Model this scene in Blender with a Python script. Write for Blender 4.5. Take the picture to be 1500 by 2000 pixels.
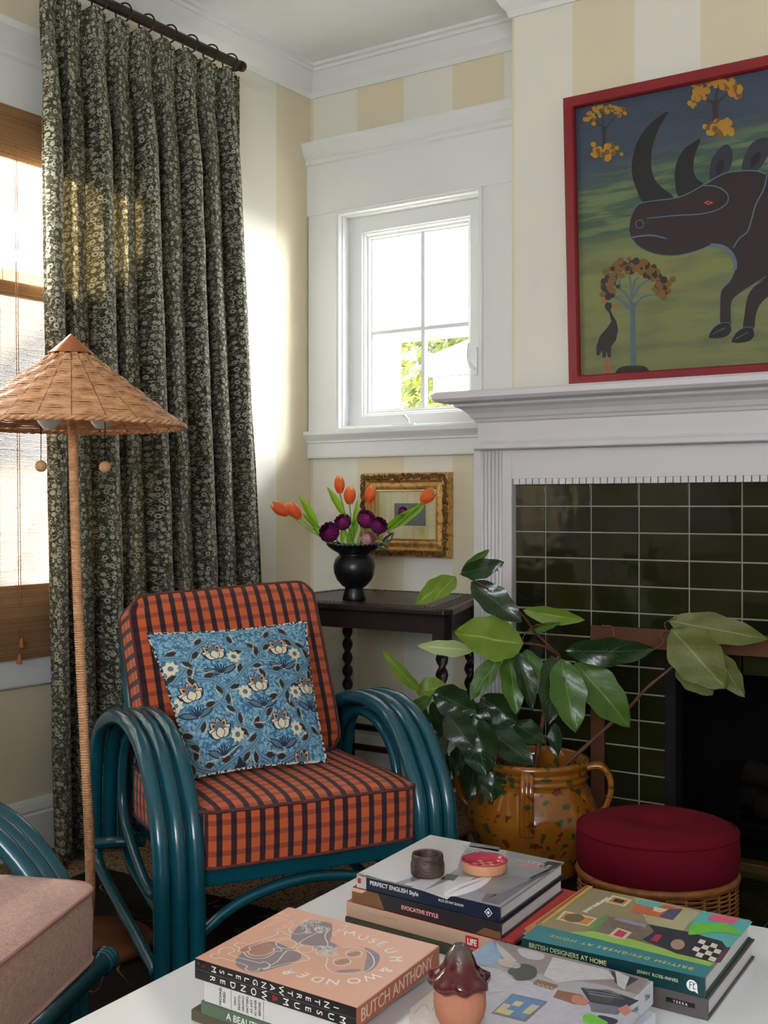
import bpy, math, random
from mathutils import Vector, Matrix, noise
import numpy as np
random.seed(7)
PI = math.pi
for o in list(bpy.data.objects): bpy.data.objects.remove(o)
sc = bpy.context.scene
# ------------------------------------------------ camera
FPX, HOR = 2296.0, 988.0
CAM = Vector((2.824, -3.668, 1.03)); YAW = math.radians(34.02)
FW = Vector((-math.sin(YAW), math.cos(YAW), 0)); RT = Vector((math.cos(YAW), math.sin(YAW), 0)); UP = Vector((0, 0, 1))
cam = bpy.data.cameras.new('camera'); camo = bpy.data.objects.new('camera', cam); sc.collection.objects.link(camo)
camo.location = CAM; camo.rotation_euler = (PI/2, 0, YAW)
cam.sensor_fit = 'HORIZONTAL'; cam.sensor_width = 36; cam.lens = 36*FPX/1500
cam.shift_y = -(1000-HOR)/1500.0*1.0
cam.shift_y = (HOR-1000)/1500.0
cam.clip_start = .05; cam.clip_end = 200
sc.camera = camo
# ------------------------------------------------ world, sun, exposure
w = bpy.data.worlds.new('sky'); sc.world = w; w.use_nodes = True
bg = w.node_tree.nodes['Background']; bg.inputs[0].default_value = (.86, .93, 1, 1); bg.inputs[1].default_value = 9.5
def add_sun(direction, energy, color, angle=1.0):
    l = bpy.data.lights.new('sun', 'SUN'); l.energy = energy; l.color = color; l.angle = math.radians(angle)
    o = bpy.data.objects.new('sun', l); sc.collection.objects.link(o)
    o.rotation_euler = Vector(direction).to_track_quat('-Z', 'Y').to_euler(); return o
add_sun((1.0, -.55, -.42), 42.0, (1, .86, .62))
def area(loc, target, size, energy, color):
    l = bpy.data.lights.new('added_daylight', 'AREA'); l.shape = 'SQUARE'; l.size = size; l.energy = energy; l.color = color
    o = bpy.data.objects.new('added_daylight', l); sc.collection.objects.link(o); o.location = loc
    o.rotation_euler = (Vector(target)-Vector(loc)).to_track_quat('-Z', 'Y').to_euler()
area((1.45, 1.0, 2.12), (.0, -.7, 1.5), .55, 100, (.93, .97, 1))   # added unseen area lamp standing in for sky, raking through the small window
def portal(loc, sx, sy, direction):
    l = bpy.data.lights.new('portal', 'AREA'); l.shape = 'RECTANGLE'; l.size = sx; l.size_y = sy; l.energy = 1
    l.cycles.is_portal = True
    o = bpy.data.objects.new('portal', l); sc.collection.objects.link(o); o.location = loc
    o.rotation_euler = Vector(direction).to_track_quat('-Z', 'Y').to_euler()
portal((-.22, -1.78, 1.4), 1.95, 1.55, (1, 0, 0))
portal((.5, .22, 1.72), .5, .8, (0, -1, 0))
portal((3.6, -6.62, 1.8), 2.4, 1.3, (0, 1, 0))
sc.view_settings.view_transform = 'Standard'; sc.view_settings.look = 'None'
sc.view_settings.exposure = 1.0; sc.view_settings.gamma = 1.0; sc.view_settings.use_curve_mapping = False
# ------------------------------------------------ helpers
def ray(px, py): return FW + RT*((px-750)/FPX) - UP*((py-HOR)/FPX)
def on(px, py, ax, v):
    d = ray(px, py); return CAM + d*((v-CAM[ax])/d[ax])
def dep(px, py, d): return CAM + ray(px, py)*d
COL = sc.collection
def S(r, g, b):
    def f(c):
        c /= 255.0
        return c/12.92 if c <= .04045 else ((c+.055)/1.055)**2.4
    return (f(r), f(g), f(b), 1)
class NT:
    def __init__(s, m): s.m = m; s.t = m.node_tree; s.t.nodes.clear()
    def n(s, typ, **k):
        nd = s.t.nodes.new(typ)
        for a, b in k.items():
            if a == 'i':
                for x, y in b.items(): s.set(nd, x, y)
            else: setattr(nd, a, b)
        return nd
    def set(s, nd, x, y):
        sock = nd.inputs[x]
        if isinstance(y, bpy.types.NodeSocket): s.t.links.new(y, sock)
        else: sock.default_value = y
    def math(s, op, a, b=0.0, c=0.0):
        nd = s.n('ShaderNodeMath', operation=op); s.set(nd, 0, a); s.set(nd, 1, b)
        if op in ('MULTIPLY_ADD', 'SMOOTHSTEP', 'COMPARE'): s.set(nd, 2, c)
        return nd.outputs[0]
    def step(s, v, a, b):
        nd = s.n('ShaderNodeMapRange', clamp=True); s.set(nd, 0, v); nd.inputs[1].default_value = a; nd.inputs[2].default_value = b
        return nd.outputs[0]
    def mix(s, f, a, b):
        nd = s.n('ShaderNodeMix', data_type='RGBA'); s.set(nd, 0, f); s.set(nd, 6, a); s.set(nd, 7, b); return nd.outputs[2]
    def mul(s, f, a, b):
        nd = s.n('ShaderNodeMix', data_type='RGBA', blend_type='MULTIPLY'); s.set(nd, 0, f); s.set(nd, 6, a); s.set(nd, 7, b); return nd.outputs[2]
    def coord(s, kind='Object', scale=(1, 1, 1), rot=(0, 0, 0)):
        if kind == 'World': o = s.n('ShaderNodeNewGeometry').outputs['Position']
        else: o = s.n('ShaderNodeTexCoord').outputs[kind]
        mp = s.n('ShaderNodeMapping'); s.set(mp, 0, o); mp.inputs['Scale'].default_value = scale; mp.inputs['Rotation'].default_value = rot
        return mp.outputs[0]
    def noise(s, vec, scale, detail=3, rough=.5, dist=0):
        nd = s.n('ShaderNodeTexNoise'); s.set(nd, 'Vector', vec); nd.inputs['Scale'].default_value = scale
        nd.inputs['Detail'].default_value = detail; nd.inputs['Roughness'].default_value = rough; nd.inputs['Distortion'].default_value = dist
        return nd.outputs[0]
    def vor(s, vec, scale, feature='F1', rnd=1.0):
        nd = s.n('ShaderNodeTexVoronoi', feature=feature); s.set(nd, 'Vector', vec); nd.inputs['Scale'].default_value = scale
        nd.inputs['Randomness'].default_value = rnd; return nd
    def sep(s, v):
        nd = s.n('ShaderNodeSeparateXYZ'); s.set(nd, 0, v); return nd.outputs
    def bump(s, h, dist, strength=1.0):
        nd = s.n('ShaderNodeBump'); s.set(nd, 'Height', h); nd.inputs['Distance'].default_value = dist; nd.inputs['Strength'].default_value = strength
        return nd.outputs[0]
    def out(s, col, rough=.5, metal=0.0, normal=None, spec=.5, coat=0, alpha=None, sheen=0):
        p = s.n('ShaderNodeBsdfPrincipled'); s.set(p, 'Base Color', col); s.set(p, 'Roughness', rough); s.set(p, 'Metallic', metal)
        p.inputs['Specular IOR Level'].default_value = spec
        if coat: p.inputs['Coat Weight'].default_value = coat; p.inputs['Coat Roughness'].default_value = .06
        if sheen: p.inputs['Sheen Weight'].default_value = sheen
        if normal is not None: s.set(p, 'Normal', normal)
        if alpha is not None: s.set(p, 'Alpha', alpha)
        o = s.n('ShaderNodeOutputMaterial'); s.t.links.new(p.outputs[0], o.inputs[0]); return p, o
def newmat(name):
    m = bpy.data.materials.new(name); m.use_nodes = True; return m, NT(m)
MC = {}
def M(name, col, rough=.5, metal=0, var=.12, vs=14, bump=0, bs=60, spec=.5, coat=0, sheen=0):
    """plain procedural material: colour with slight noise variation and fine relief"""
    if name in MC: return MC[name]
    m, n = newmat(name); c = n.coord('Object')
    f = n.noise(c, vs, 3)
    dark = tuple(x*(1-var) for x in col[:3])+(1,); lite = tuple(min(1, x*(1+var)) for x in col[:3])+(1,)
    cc = n.mix(f, dark, lite); nm = None
    if bump: nm = n.bump(n.noise(c, bs, 3), bump)
    n.out(cc, rough, metal, nm, spec, coat, sheen=sheen); MC[name] = m; return m
class MB:
    def __init__(s): s.v = []; s.f = []; s.mi = []; s.uv = {}; s.sm = []; s.hasuv = False
    def add(s, V, F, mi=0, smooth=False, uvs=None):
        b = len(s.v); s.v += [tuple(p) for p in V]
        for k, f in enumerate(F):
            s.f.append([b+i for i in f]); s.mi.append(mi if isinstance(mi, int) else mi[k]); s.sm.append(smooth)
            if uvs is not None: s.uv[len(s.f)-1] = uvs[k]; s.hasuv = True
        return s
    def box(s, x0, y0, z0, x1, y1, z1, mi=0, mat=None):
        V = [Vector((x, y, z)) for z in (z0, z1) for y in (y0, y1) for x in (x0, x1)]
        if mat is not None: V = [mat @ p for p in V]
        return s.add(V, [[0, 2, 3, 1], [4, 5, 7, 6], [0, 1, 5, 4], [2, 6, 7, 3], [0, 4, 6, 2], [1, 3, 7, 5]], mi)
    def tube(s, path, r, seg=10, mi=0, closed=False, caps=True, smooth=True):
        P = [Vector(p) for p in path]; n = len(P)
        R = r if hasattr(r, '__len__') else [r]*n
        V = []; t0 = None; nrm = None
        for i in range(n):
            if closed: t = (P[(i+1) % n]-P[i-1])
            else: t = P[min(i+1, n-1)]-P[max(i-1, 0)]
            if t.length < 1e-9: t = t0 or Vector((0, 0, 1))
            t = t.normalized()
            if nrm is None:
                a = Vector((0, 0, 1)) if abs(t.z) < .9 else Vector((1, 0, 0)); nrm = t.cross(a).normalized()
            else:
                nrm = (nrm - t*nrm.dot(t))
                nrm = nrm.normalized() if nrm.length > 1e-6 else t.orthogonal().normalized()
            t0 = t; bn = t.cross(nrm)
            for k in range(seg):
                a = 2*PI*k/seg; V.append(P[i]+nrm*(math.cos(a)*R[i])+bn*(math.sin(a)*R[i]))
        F = []
        for i in range(n if closed else n-1):
            j = (i+1) % n
            for k in range(seg): F.append([i*seg+k, i*seg+(k+1) % seg, j*seg+(k+1) % seg, j*seg+k])
        s.add(V, F, mi, smooth)
        if caps and not closed:
            b = len(s.v)-len(V)
            s.f.append([b+k for k in range(seg)][::-1]); s.mi.append(mi); s.sm.append(False)
            s.f.append([b+(n-1)*seg+k for k in range(seg)]); s.mi.append(mi); s.sm.append(False)
        return s
    def lathe(s, prof, c=(0, 0, 0), seg=32, mi=0, fn=None, smooth=True, sq=None):
        V = []
        for j, (r, z) in enumerate(prof):
            for k in range(seg):
                a = 2*PI*k/seg; p = Vector((c[0]+r*math.cos(a), c[1]+r*math.sin(a), c[2]+z))
                if fn: p = fn(p, j, a)
                V.append(p)
        F = []
        for j in range(len(prof)-1):
            for k in range(seg): F.append([j*seg+k, j*seg+(k+1) % seg, (j+1)*seg+(k+1) % seg, (j+1)*seg+k])
        return s.add(V, F, mi, smooth)
    def sheet(s, fn, nu, nv, mi=0, smooth=True, uv=None, flip=False):
        V = [fn(i/nu, j/nv) for j in range(nv+1) for i in range(nu+1)]
        F = []; U = []
        for j in range(nv):
            for i in range(nu):
                a = j*(nu+1)+i; f = [a, a+1, a+nu+2, a+nu+1]; q = [(i, j), (i+1, j), (i+1, j+1), (i, j+1)]
                if flip: f = f[::-1]; q = q[::-1]
                F.append(f); U.append([(uv(x/nu, y/nv) if uv else (x/nu, y/nv)) for x, y in q])
        return s.add(V, F, mi, smooth, U)
    def poly(s, pts, mi=0):
        return s.add(pts, [list(range(len(pts)))], mi)
    def prism(s, pts, d, mi=0):
        """pts: 3D polygon, d: extrusion vector"""
        n = len(pts); d = Vector(d); V = [Vector(p) for p in pts]+[Vector(p)+d for p in pts]
        F = [list(range(n))[::-1], [n+i for i in range(n)]]+[[i, (i+1) % n, n+(i+1) % n, n+i] for i in range(n)]
        return s.add(V, F, mi)
    def build(s, name, mats, parent=None, world=False, bevel=0, bseg=2, sub=0, loc=None):
        me = bpy.data.meshes.new(name)
        V = s.v
        if world and parent is not None:
            iv = mw(parent).inverted(); V = [tuple(iv @ Vector(p)) for p in V]
        if loc is not None: L = Vector(loc); V = [tuple(Vector(p)-L) for p in V]
        me.from_pydata(V, [], s.f)
        if not isinstance(mats, (list, tuple)): mats = [mats]
        for m in mats: me.materials.append(m)
        me.polygons.foreach_set('material_index', s.mi); me.polygons.foreach_set('use_smooth', s.sm)
        if s.hasuv:
            ul = me.uv_layers.new(name='UVMap')
            for p in me.polygons:
                q = s.uv.get(p.index)
                if q:
                    for k, li in enumerate(p.loop_indices): ul.data[li].uv = q[k]
        me.update()
        o = bpy.data.objects.new(name, me); COL.objects.link(o)
        if parent is not None: o.parent = parent
        if loc is not None: o.location = loc
        if bevel:
            b = o.modifiers.new('bevel', 'BEVEL'); b.width = bevel; b.segments = bseg; b.limit_method = 'ANGLE'; b.angle_limit = math.radians(40)
            b.harden_normals = False
        if sub:
            b = o.modifiers.new('sub', 'SUBSURF'); b.levels = sub; b.render_levels = sub
        return o
def mw(o):
    m = Matrix.LocRotScale(o.location, o.rotation_euler, o.scale)
    return mw(o.parent) @ m if o.parent else m
def thing(name, label, cat, loc=(0, 0, 0), rz=0, group=None):
    o = bpy.data.objects.new(name, None); COL.objects.link(o); o.location = loc; o.rotation_euler = (0, 0, rz)
    o.empty_display_size = .05; o['label'] = label; o['category'] = cat
    if group: o['group'] = group
    return o
def struct(o): o['kind'] = 'structure'; return o
def tag(o, label, cat, group=None):
    o['label'] = label; o['category'] = cat
    if group: o['group'] = group
    return o
def sempty(name, loc=(0, 0, 0)):
    o = bpy.data.objects.new(name, None); COL.objects.link(o); o.location = loc; o.empty_display_size = .05; o['kind'] = 'structure'; return o
def cr(P, n=8, closed=False):
    """Catmull-Rom resampling"""
    P = [Vector(p) for p in P]; out = []; m = len(P)
    rng = m if closed else m-1
    for i in range(rng):
        if closed: p0, p1, p2, p3 = P[i-1], P[i], P[(i+1) % m], P[(i+2) % m]
        else: p0, p1, p2, p3 = P[max(i-1, 0)], P[i], P[i+1], P[min(i+2, m-1)]
        for k in range(n):
            t = k/n
            out.append(.5*((2*p1)+(p2-p0)*t+(2*p0-5*p1+4*p2-p3)*t*t+(3*p1-p0-3*p2+p3)*t**3))
    if not closed: out.append(P[-1])
    return out
def sweep_rect(mb, x0, z0, x1, z1, prof, mi=0, axis='y', base=0.0, sign=-1, closed_prof=False):
    """mitred frame in a wall plane; prof = [(inset, height)] ; height grows along sign*axis"""
    rings = []
    for (i, h) in prof:
        q = [(x0+i, z0+i), (x1-i, z0+i), (x1-i, z1-i), (x0+i, z1-i)]
        if axis == 'y': rings.append([Vector((a, base+sign*h, b)) for a, b in q])
        elif axis == 'x': rings.append([Vector((base+sign*h, a, b)) for a, b in q])
        else: rings.append([Vector((a, b, base+sign*h)) for a, b in q])
    V = [p for r in rings for p in r]; F = []; n = len(rings)
    for j in range(n-1):
        for k in range(4): F.append([j*4+k, j*4+(k+1) % 4, (j+1)*4+(k+1) % 4, (j+1)*4+k])
    mb.add(V, F, mi)
def extrude_profile(mb, prof, a, b, outdir, mi=0, caps=True, ma=0, mbb=0):
    """prof [(out, z)] swept from point a to b; outdir = horizontal outward direction; ma/mbb: mitre shift per unit out"""
    a = Vector(a); b = Vector(b); o = Vector(outdir); t = (b-a).normalized(); n = len(prof)
    V = [a+o*p+UP*z+t*(ma*p) for p, z in prof]+[b+o*p+UP*z+t*(mbb*p) for p, z in prof]
    F = [[i, i+1, n+i+1, n+i] for i in range(n-1)]
    if caps: F += [list(range(n))[::-1], [n+i for i in range(n)]]
    mb.add(V, F, mi)
def text(s, size, o, xd, yd, mat, parent, name='lettering', align='LEFT', space=1.0, bold=0.0, sx=1.0, thick=.00015):
    """flat lettering: o = anchor point (parent space), xd/yd = unit directions"""
    c = bpy.data.curves.new(name, 'FONT'); c.body = s; c.size = size; c.align_x = align; c.align_y = 'CENTER'; c.space_character = space
    c.offset = bold; c.extrude = thick; c.resolution_u = 3
    t = bpy.data.objects.new(name, c); COL.objects.link(t)
    dg = bpy.context.evaluated_depsgraph_get()
    me = bpy.data.meshes.new_from_object(t.evaluated_get(dg)); bpy.data.objects.remove(t)
    xd = Vector(xd).normalized(); yd = Vector(yd).normalized(); zd = xd.cross(yd)
    mt = Matrix((xd*sx, yd, zd)).transposed().to_4x4(); mt.translation = Vector(o)
    me.transform(mt); me.materials.clear(); me.materials.append(mat)
    ob = bpy.data.objects.new(name, me); COL.objects.link(ob); ob.parent = parent; return ob
def dupto(src, loc, rot=None, parent=None, name=None):
    c = src.copy(); COL.objects.link(c); c.location = loc
    if rot is not None: c.rotation_euler = rot
    if parent is not None: c.parent = parent
    return c
# ------------------------------------------------ materials
def stripes(name, axis, off, pitch, flip=0):
    m, n = newmat(name); p = n.coord('World'); c = n.sep(p)[axis]
    v = n.math('FRACT', n.math('DIVIDE', n.math('SUBTRACT', c, off), pitch*2))
    f = n.math('GREATER_THAN', v, .5)
    if flip: f = n.math('LESS_THAN', v, .5)
    c0 = n.mix(f, (.80, .77, .68, 1), (.75, .66, .475, 1))
    g = n.noise(p, 2.5, 2); cc = n.mix(n.math('MULTIPLY', g, .12), c0, (.70, .66, .55, 1))
    n.out(cc, .75, 0, n.bump(n.noise(p, 220, 2), .0004)); return m
m_wback = stripes('striped_wallpaper_back', 0, .225, .2115, 1)
m_wbreast = stripes('striped_wallpaper_breast', 0, 1.235, .207, 1)
m_wleft = stripes('striped_wallpaper_left', 1, 0, .2115, 0)
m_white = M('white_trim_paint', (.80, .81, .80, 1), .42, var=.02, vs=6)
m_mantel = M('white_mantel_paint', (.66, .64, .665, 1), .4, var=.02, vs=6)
m_ceil = M('ceiling_paint', (.90, .93, .95, 1), .85, var=.02)
m_teal = M('teal_lacquer', S(9, 76, 90), .22, var=.25, vs=9, bump=.0006, bs=50, coat=.3)
m_darkwood = M('dark_carved_wood', S(38, 24, 24), .35, var=.35, vs=22, bump=.001, bs=80)
m_blackvase = M('black_ceramic', S(14, 15, 18), .32, var=.2, bump=.0003, bs=30)
m_rod = M('bronze_rod', S(58, 40, 30), .35, .6, var=.2)
m_twig = M('twig_bark', S(96, 52, 40), .6, var=.35, vs=60)
m_black = M('soot_black', (.004, .004, .004, 1), 1, var=.3, spec=.03)
m_paper = M('page_paper', S(228, 226, 224), .7, var=.04)
m_white_ink = M('white_ink', S(240, 238, 232), .6, var=.01)
m_tablewhite = M('white_lacquer_tabletop', (.88, .89, .91, 1), .16, var=.01, coat=.4)
m_rattan = None
def rattan(name, a, b, sc_=40):
    m, n = newmat(name); c = n.coord('Object')
    f = n.noise(c, sc_, 4, .7); g = n.noise(n.coord('Object', (3, 3, 40)), 9, 2)
    cc = n.mix(n.step(n.math('ADD', n.math('MULTIPLY', f, .6), n.math('MULTIPLY', g, .5)), .35, .75), a, b)
    n.out(cc, .5, 0, n.bump(f, .0006)); return m
m_rattan = rattan('honey_rattan', S(172, 108, 64), S(236, 186, 138))
m_rattan_d = rattan('amber_rattan', S(98, 54, 20), S(166, 102, 46))
m_copper = M('copper_cap', S(190, 120, 82), .35, .75, var=.12, vs=8)
def curtain_mat():
    m, n = newmat('green_vine_print_linen'); uv = n.coord('UV')
    d = n.noise(uv, 14, 2)
    warp = n.n('ShaderNodeMixRGB'); warp.inputs[0].default_value = .010
    n.set(warp, 1, uv); nz = n.n('ShaderNodeTexNoise'); n.set(nz, 'Vector', uv); nz.inputs['Scale'].default_value = 22; n.set(warp, 2, nz.outputs['Color'])
    wv = warp.outputs[0]
    v = n.vor(wv, 47, 'F1', .6); dist = v.outputs['Distance']
    ring = n.math('MULTIPLY', n.step(dist, .12, .16), n.step(dist, .36, .31))
    # vine lines: thin contour lines of noise
    nn = n.noise(uv, 42, 1.5, .5, 1.2)
    a = n.math('ABSOLUTE', n.math('SUBTRACT', n.math('FRACT', n.math('MULTIPLY', nn, 5)), .5))
    vine = n.math('MULTIPLY', n.step(a, .11, .06), n.step(dist, .34, .42))
    lv = n.vor(n.coord('UV', (1, 1.6, 1), (0, 0, .6)), 100, 'F1', 1); leaf = n.math('MULTIPLY', n.step(lv.outputs['Distance'], .30, .24), n.step(dist, .40, .46))
    mk = n.math('MAXIMUM', ring, n.math('MAXIMUM', vine, n.math('MULTIPLY', leaf, .9)))
    base = n.mix(n.noise(uv, 5, 3), S(60, 60, 44), S(84, 82, 62))
    col = n.mix(n.math('MULTIPLY', mk, .9), base, S(204, 201, 184))
    weave = n.noise(uv, 700, 1)
    p = n.n('ShaderNodeBsdfPrincipled'); n.set(p, 'Base Color', col); p.inputs['Roughness'].default_value = .9
    p.inputs['Specular IOR Level'].default_value = .1
    n.set(p, 'Normal', n.bump(weave, .0004))
    tr = n.n('ShaderNodeBsdfTranslucent'); n.set(tr, 0, n.mix(.35, col, (.75, .68, .5, 1)))
    mx = n.n('ShaderNodeMixShader'); mx.inputs[0].default_value = .30
    n.t.links.new(p.outputs[0], mx.inputs[1]); n.t.links.new(tr.outputs[0], mx.inputs[2])
    o = n.n('ShaderNodeOutputMaterial'); n.t.links.new(mx.outputs[0], o.inputs[0]); return m
m_curtain = curtain_mat()
def gingham():
    m, n = newmat('orange_navy_check'); uv = n.coord('UV'); x, y, z = n.sep(uv)
    P = .0338
    fx = n.math('FRACT', n.math('DIVIDE', x, P)); fy = n.math('FRACT', n.math('DIVIDE', y, P*.98))
    vx = n.math('MULTIPLY', n.step(fx, .02, .05), n.step(fx, .45, .42))
    vy = n.math('MULTIPLY', n.step(fy, .02, .05), n.step(fy, .40, .37))
    org = n.mix(n.noise(uv, 500, 1), S(208, 92, 50), S(236, 114, 66))
    c1 = n.mix(n.math('MULTIPLY', vy, .45), org, S(58, 36, 52))
    dk = n.mix(vy, S(36, 28, 38), S(16, 20, 50))
    c2 = n.mix(n.math('MULTIPLY', vx, .95), c1, dk)
    tw = n.math('SINE', n.math('MULTIPLY', n.math('ADD', x, y), 3800))
    n.out(c2, .85, 0, n.bump(tw, .0002), .25, sheen=.15); return m
m_gingham = gingham()
def solidfab(name, a, b, s=400):
    m, n = newmat(name); c = n.coord('Object'); f = n.noise(c, s, 2, .7); g = n.noise(c, s*.25, 2)
    n.out(n.mix(n.step(n.math('ADD', n.math('MULTIPLY', f, .7), n.math('MULTIPLY', g, .3)), .35, .65), a, b), .95, 0, n.bump(f, .0008), .2, sheen=.2); return m
m_pink = solidfab('dusty_pink_tweed', S(168, 126, 116), S(206, 168, 156))
m_velvet = M('burgundy_cloth', S(98, 12, 28), .9, var=.06, vs=40, spec=.12)
def bluepillow():
    m, n = newmat('blue_crackle_print'); uv = n.coord('UV')
    v = n.vor(uv, 60, 'DISTANCE_TO_EDGE', 1); d = v.outputs['Distance']
    wv = n.vor(uv, 120, 'F1', 1).outputs['Distance']
    k = n.math('MULTIPLY', n.step(d, .01, .07), n.step(wv, .72, .5))
    col = n.mix(k, S(66, 112, 146), S(134, 180, 200))
    n.out(col, .85, 0, n.bump(n.noise(uv, 500, 1), .0003), .25); return m
m_bluep = bluepillow()
def tilemat():
    m, n = newmat('dark_green_glazed_tile'); c = n.coord('World'); f = n.noise(c, 6, 3)
    oi = n.n('ShaderNodeObjectInfo').outputs['Random']
    col = n.mix(n.math('ADD', n.math('MULTIPLY', f, .6), n.math('MULTIPLY', oi, .5)), S(16, 19, 9), S(42, 43, 20))
    n.out(col, .08, 0, n.bump(n.noise(n.coord('World', (1, 1, 1)), 9, 2), .003), .35); return m
m_tile = tilemat()
m_grout = M('pale_grout', S(150, 148, 132), .9, var=.15)
def carpetmat():
    m, n = newmat('speckled_brown_carpet'); c = n.coord('World')
    v = n.vor(c, 110, 'F1', 1).outputs['Distance']; f = n.noise(c, 8, 2)
    col = n.mix(n.step(v, .28, .42), S(34, 24, 18), n.mix(f, S(124, 104, 78), S(150, 128, 98)))
    n.out(col, 1, 0, n.bump(v, .002), .1); return m
m_carpet = carpetmat()
def rugmat():
    m, n = newmat('black_veined_rug'); c = n.coord('World')
    f = n.noise(c, 2.3, 2, .5, 1.0); a = n.math('ABSOLUTE', n.math('SUBTRACT', n.math('FRACT', n.math('MULTIPLY', f, 5)), .5))
    k = n.math('MULTIPLY', n.step(a, .02, .008), n.step(n.noise(c, 7, 2), .45, .6))
    n.out(n.mix(n.math('MULTIPLY', k, .8), S(22, 17, 15), S(140, 120, 100)), .95, 0, n.bump(n.noise(c, 300, 2), .001), .15); return m
m_rug = rugmat()
def blindmat(name, dense):
    m, n = newmat(name); c = n.coord('Object'); x, y, z = n.sep(c)
    wob = n.math('MULTIPLY', n.noise(n.coord('Object', (1, 2, 30)), 3, 3), .006)
    zz = n.math('ADD', z, wob)
    rnd = n.noise(n.coord('Object', (0, .6, 190)), 1.0, 2, .6)
    sl = n.math('ABSOLUTE', n.math('SINE', n.math('MULTIPLY', zz, PI/.0042)))
    knot = n.step(n.vor(n.coord('Object', (1, 9, 30)), 2.2, 'F1', 1).outputs['Distance'], .10, .05)
    th = n.math('ABSOLUTE', n.math('SUBTRACT', n.math('FRACT', n.math('DIVIDE', y, .105)), .5))
    thread = n.step(th, .012, .004)
    if dense: a, b = S(104, 70, 44), S(196, 150, 104)
    else: a, b = S(100, 88, 78), S(182, 168, 150)
    col = n.mix(rnd, a, b); col = n.mix(knot, col, S(84, 52, 40)); col = n.mix(n.math('MULTIPLY', thread, .6), col, S(190, 120, 90))
    p = n.n('ShaderNodeBsdfPrincipled'); n.set(p, 'Base Color', col); p.inputs['Roughness'].default_value = .8
    n.set(p, 'Normal', n.bump(sl, .0012))
    tl = n.n('ShaderNodeBsdfTranslucent'); n.set(tl, 0, col)
    mx = n.n('ShaderNodeMixShader'); mx.inputs[0].default_value = .06 if dense else .2
    n.t.links.new(p.outputs[0], mx.inputs[1]); n.t.links.new(tl.outputs[0], mx.inputs[2])
    tp = n.n('ShaderNodeBsdfTransparent'); m2 = n.n('ShaderNodeMixShader')
    if dense: n.set(m2, 0, 0.0)
    else: n.set(m2, 0, n.math('MULTIPLY', n.step(n.math('ADD', n.math('MULTIPLY', sl, -1), n.math('MULTIPLY', rnd, .5)), -.35, 0.05), .13))
    n.t.links.new(mx.outputs[0], m2.inputs[1]); n.t.links.new(tp.outputs[0], m2.inputs[2])
    o = n.n('ShaderNodeOutputMaterial'); n.t.links.new(m2.outputs[0], o.inputs[0]); return m
m_blind = blindmat('woven_reed_blind', 0); m_blind_d = blindmat('folded_reed_blind', 1)
def glassmat():
    m, n = newmat('window_glass')
    a = n.n('ShaderNodeBsdfTransparent'); b = n.n('ShaderNodeBsdfGlossy'); b.inputs['Roughness'].default_value = .02
    fr = n.n('ShaderNodeFresnel'); mx = n.n('ShaderNodeMixShader'); n.t.links.new(n.math('MULTIPLY', fr.outputs[0], .6), mx.inputs[0])
    n.t.links.new(a.outputs[0], mx.inputs[1]); n.t.links.new(b.outputs[0], mx.inputs[2])
    o = n.n('ShaderNodeOutputMaterial'); n.t.links.new(mx.outputs[0], o.inputs[0]); return m
m_glass = glassmat()
def leafmat(name, a, b, rough=.28, tr=.15, spec_=0.0):
    m, n = newmat(name); uv = n.coord('UV'); x, y, z = n.sep(uv)
    f = n.noise(n.coord('Object'), 25, 3)
    mid = n.step(n.math('ABSOLUTE', n.math('SUBTRACT', x, .5)), .03, .012)
    vein = n.math('MULTIPLY', n.step(n.math('ABSOLUTE', n.math('SUBTRACT', n.math('FRACT', n.math('MULTIPLY', n.math('SUBTRACT', y, n.math('MULTIPLY', n.math('ABSOLUTE', n.math('SUBTRACT', x, .5)), .5)), 11)), .5)), .07, .02), .11)
    col = n.mix(f, a, b); lite = tuple(min(1, c*1.6+.03) for c in b[:3])+(1,)
    col = n.mix(n.math('MAXIMUM', n.math('MULTIPLY', mid, .8), vein), col, lite)
    if spec_: col = n.mix(n.math('MULTIPLY', n.step(n.vor(n.coord('Object'), 260, 'F1').outputs['Distance'], .3, .15), spec_), col, S(190, 190, 130))
    p = n.n('ShaderNodeBsdfPrincipled'); n.set(p, 'Base Color', col); p.inputs['Roughness'].default_value = rough
    n.set(p, 'Normal', n.bump(n.math('ADD', vein, n.math('MULTIPLY', f, .5)), .002))
    t = n.n('ShaderNodeBsdfTranslucent'); n.set(t, 0, n.mix(.5, col, S(150, 190, 40)))
    mx = n.n('ShaderNodeMixShader'); mx.inputs[0].default_value = tr
    n.t.links.new(p.outputs[0], mx.inputs[1]); n.t.links.new(t.outputs[0], mx.inputs[2])
    o = n.n('ShaderNodeOutputMaterial'); n.t.links.new(mx.outputs[0], o.inputs[0]); return m
L_lite = leafmat('leaf_light_green', S(96, 128, 36), S(138, 164, 62), .4, .3)
L_mid = leafmat('leaf_mid_green', S(44, 84, 26), S(86, 124, 44), .3, .2)
L_dark = leafmat('leaf_dark_glossy_green', S(17, 40, 21), S(34, 64, 32), .22, .08, .10)
L_olive = leafmat('leaf_olive_speckled', S(72, 86, 34), S(120, 122, 58), .5, .12, .3)
L_pale = leafmat('leaf_pale_underside', S(170, 186, 120), S(206, 216, 160), .5, .3)
L_tulip = leafmat('tulip_leaf_green', S(110, 170, 20), S(170, 210, 50), .4, .5)
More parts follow.
